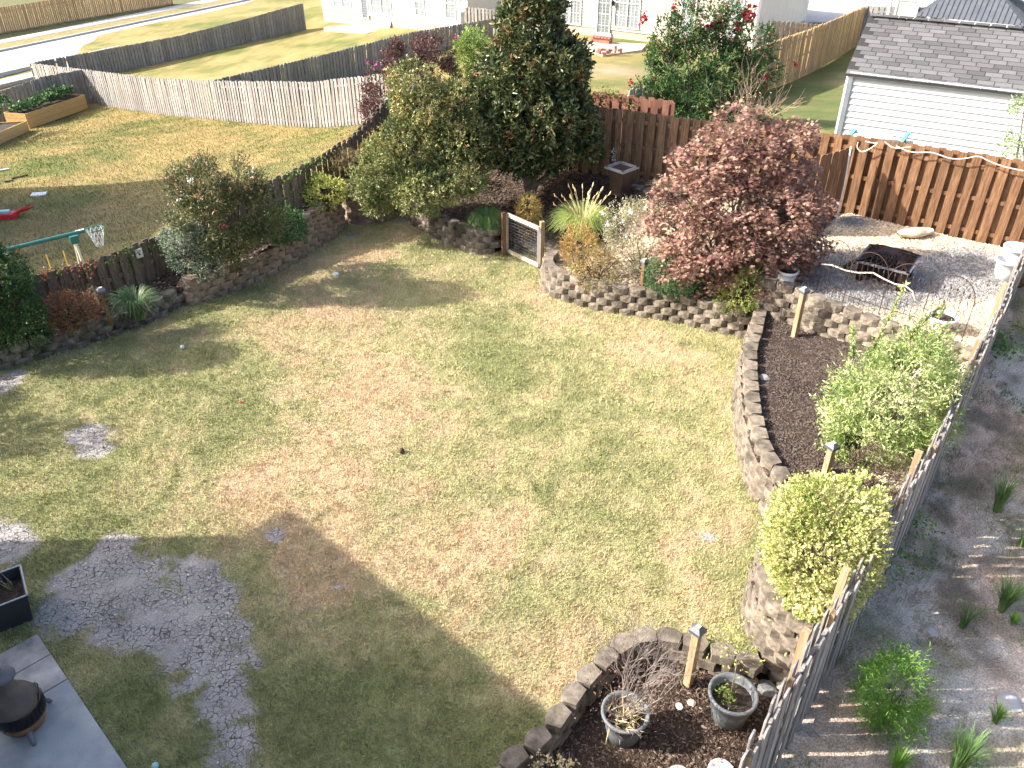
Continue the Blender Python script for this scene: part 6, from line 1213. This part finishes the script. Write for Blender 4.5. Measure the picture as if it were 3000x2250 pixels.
n_ = 18000; x = rng.uniform(2.6, 9, n_); y = rng.uniform(3, 15, n_); kk = ~inpoly(x, y, YARD) & (x > 2.4) & (fbm(x, y, .8, 77) > .44); x = x[kk]; y = y[kk]
blades('dry_ground_cover', np.repeat(x, 5)+rng.normal(0, .03, len(x)*5), np.repeat(y, 5)+rng.normal(0, .03, len(x)*5), dirtz, .1, .006, lambda a, b: np.where((vnoise(a, b, .5, 5) > .5)[:, None], np.array([.13, .16, .06]), np.array([.33, .27, .19])))
bits('dirt_litter', [(2, 2.5), (12, 2.5), (12, 15), (8.4, 12), (5.8, 8.5)], dirtz, 12000, .035, M_bit, asp=2.2, colf=lambda x, y: dirtcol(x, y)*.9)
# sapling twigs behind the maple, street trees, leafy tree by the shed
tt = thing('bare_sapling', 'thin sapling with sparse yellowed leaves behind the red maple', 'sapling', (5.6, 20.6, 1.1)); twiggy(tt, (0, 0, 0), 2.7, 1.1, 5, mat('pinkish twig', [(.3, .2, .14), (.45, .32, .25)], 8), .016, 22, levels=3)
Pg = rng.normal(0, .3, (160, 3))*np.array([1, 1, 1.3])+np.array([5.7, 20.6, 2.9]); leafobj(tt, 'leaves', leaves(Pg, norm(rng.normal(0, 1, Pg.shape)), .05, .02), L_dry, tt.location)
for (u, v), lb in (((207, 58), 'small bare street tree in front of the far tan fence, left one'), ((412, 25), 'bare reddish street tree near the end of the far tan fence')):
    p = at(u, v, -4.1); t = thing('street_tree', lb, 'tree', p); G().tube([(0, 0, 0), (.02, 0, .9)], [.07, .05], 6).obj('trunk', M_barkd, t); twiggy(t, (.02, 0, .8), 2.2, 1.3, 6, mat('far twig', [(.16, .1, .08), (.26, .17, .14)], 8), .03, u, 'branches', 3)
for (u, v, w_), lb in (((2985, 430, .5), 'leafy branch tip of a young tree at the right edge by the shed'), ((2990, 305, .28), 'smaller leafy branch tip at the right edge over the shed wall')):
    p = Vector(plane_at(u, v, (8, 20.5), (13, 17.5))); t = thing('young_tree', lb, 'tree', (p.x+.3, p.y, 1.0)); G().tube([(0, 0, 0), (.1, 0, 1.0), (-.2, 0, p.z-1.0)], [.04, .03, .01], 6).obj('trunk', M_bark, t)
    P, D = crown_pts([(p.x+.15, p.y, p.z, w_, w_, w_*.6)], int(300*w_), .9, 4, -.4); leafobj(t, 'crown', sprigs(P, norm(D+rng.normal(0, .3, P.shape)), 6, .18, .1, .03), lm('shed tree leaf', [(.09, .14, .06), (.2, .26, .12), (.36, .4, .24)]), t.location)
# more ivy and understory in the back bed
shrub('low green shrub behind the camellia trunk in the leaf litter', 'shrub', 1385, 560, .6, 1340, 1430, 500, L_olive, 260, .05, .025, 5, .12)
grassclump('tuft of dry pale grass at the foot of the fence by the urn', 1930, 560, 1.05, 1880, 1990, 520, L_dry, 160, .006, cat='grass tuft', name='dry_grass_tuft')
tris = sum(len(m.polygons)*2 for m in bpy.data.meshes); print('approx tris', tris, 'objects', len(bpy.data.objects))
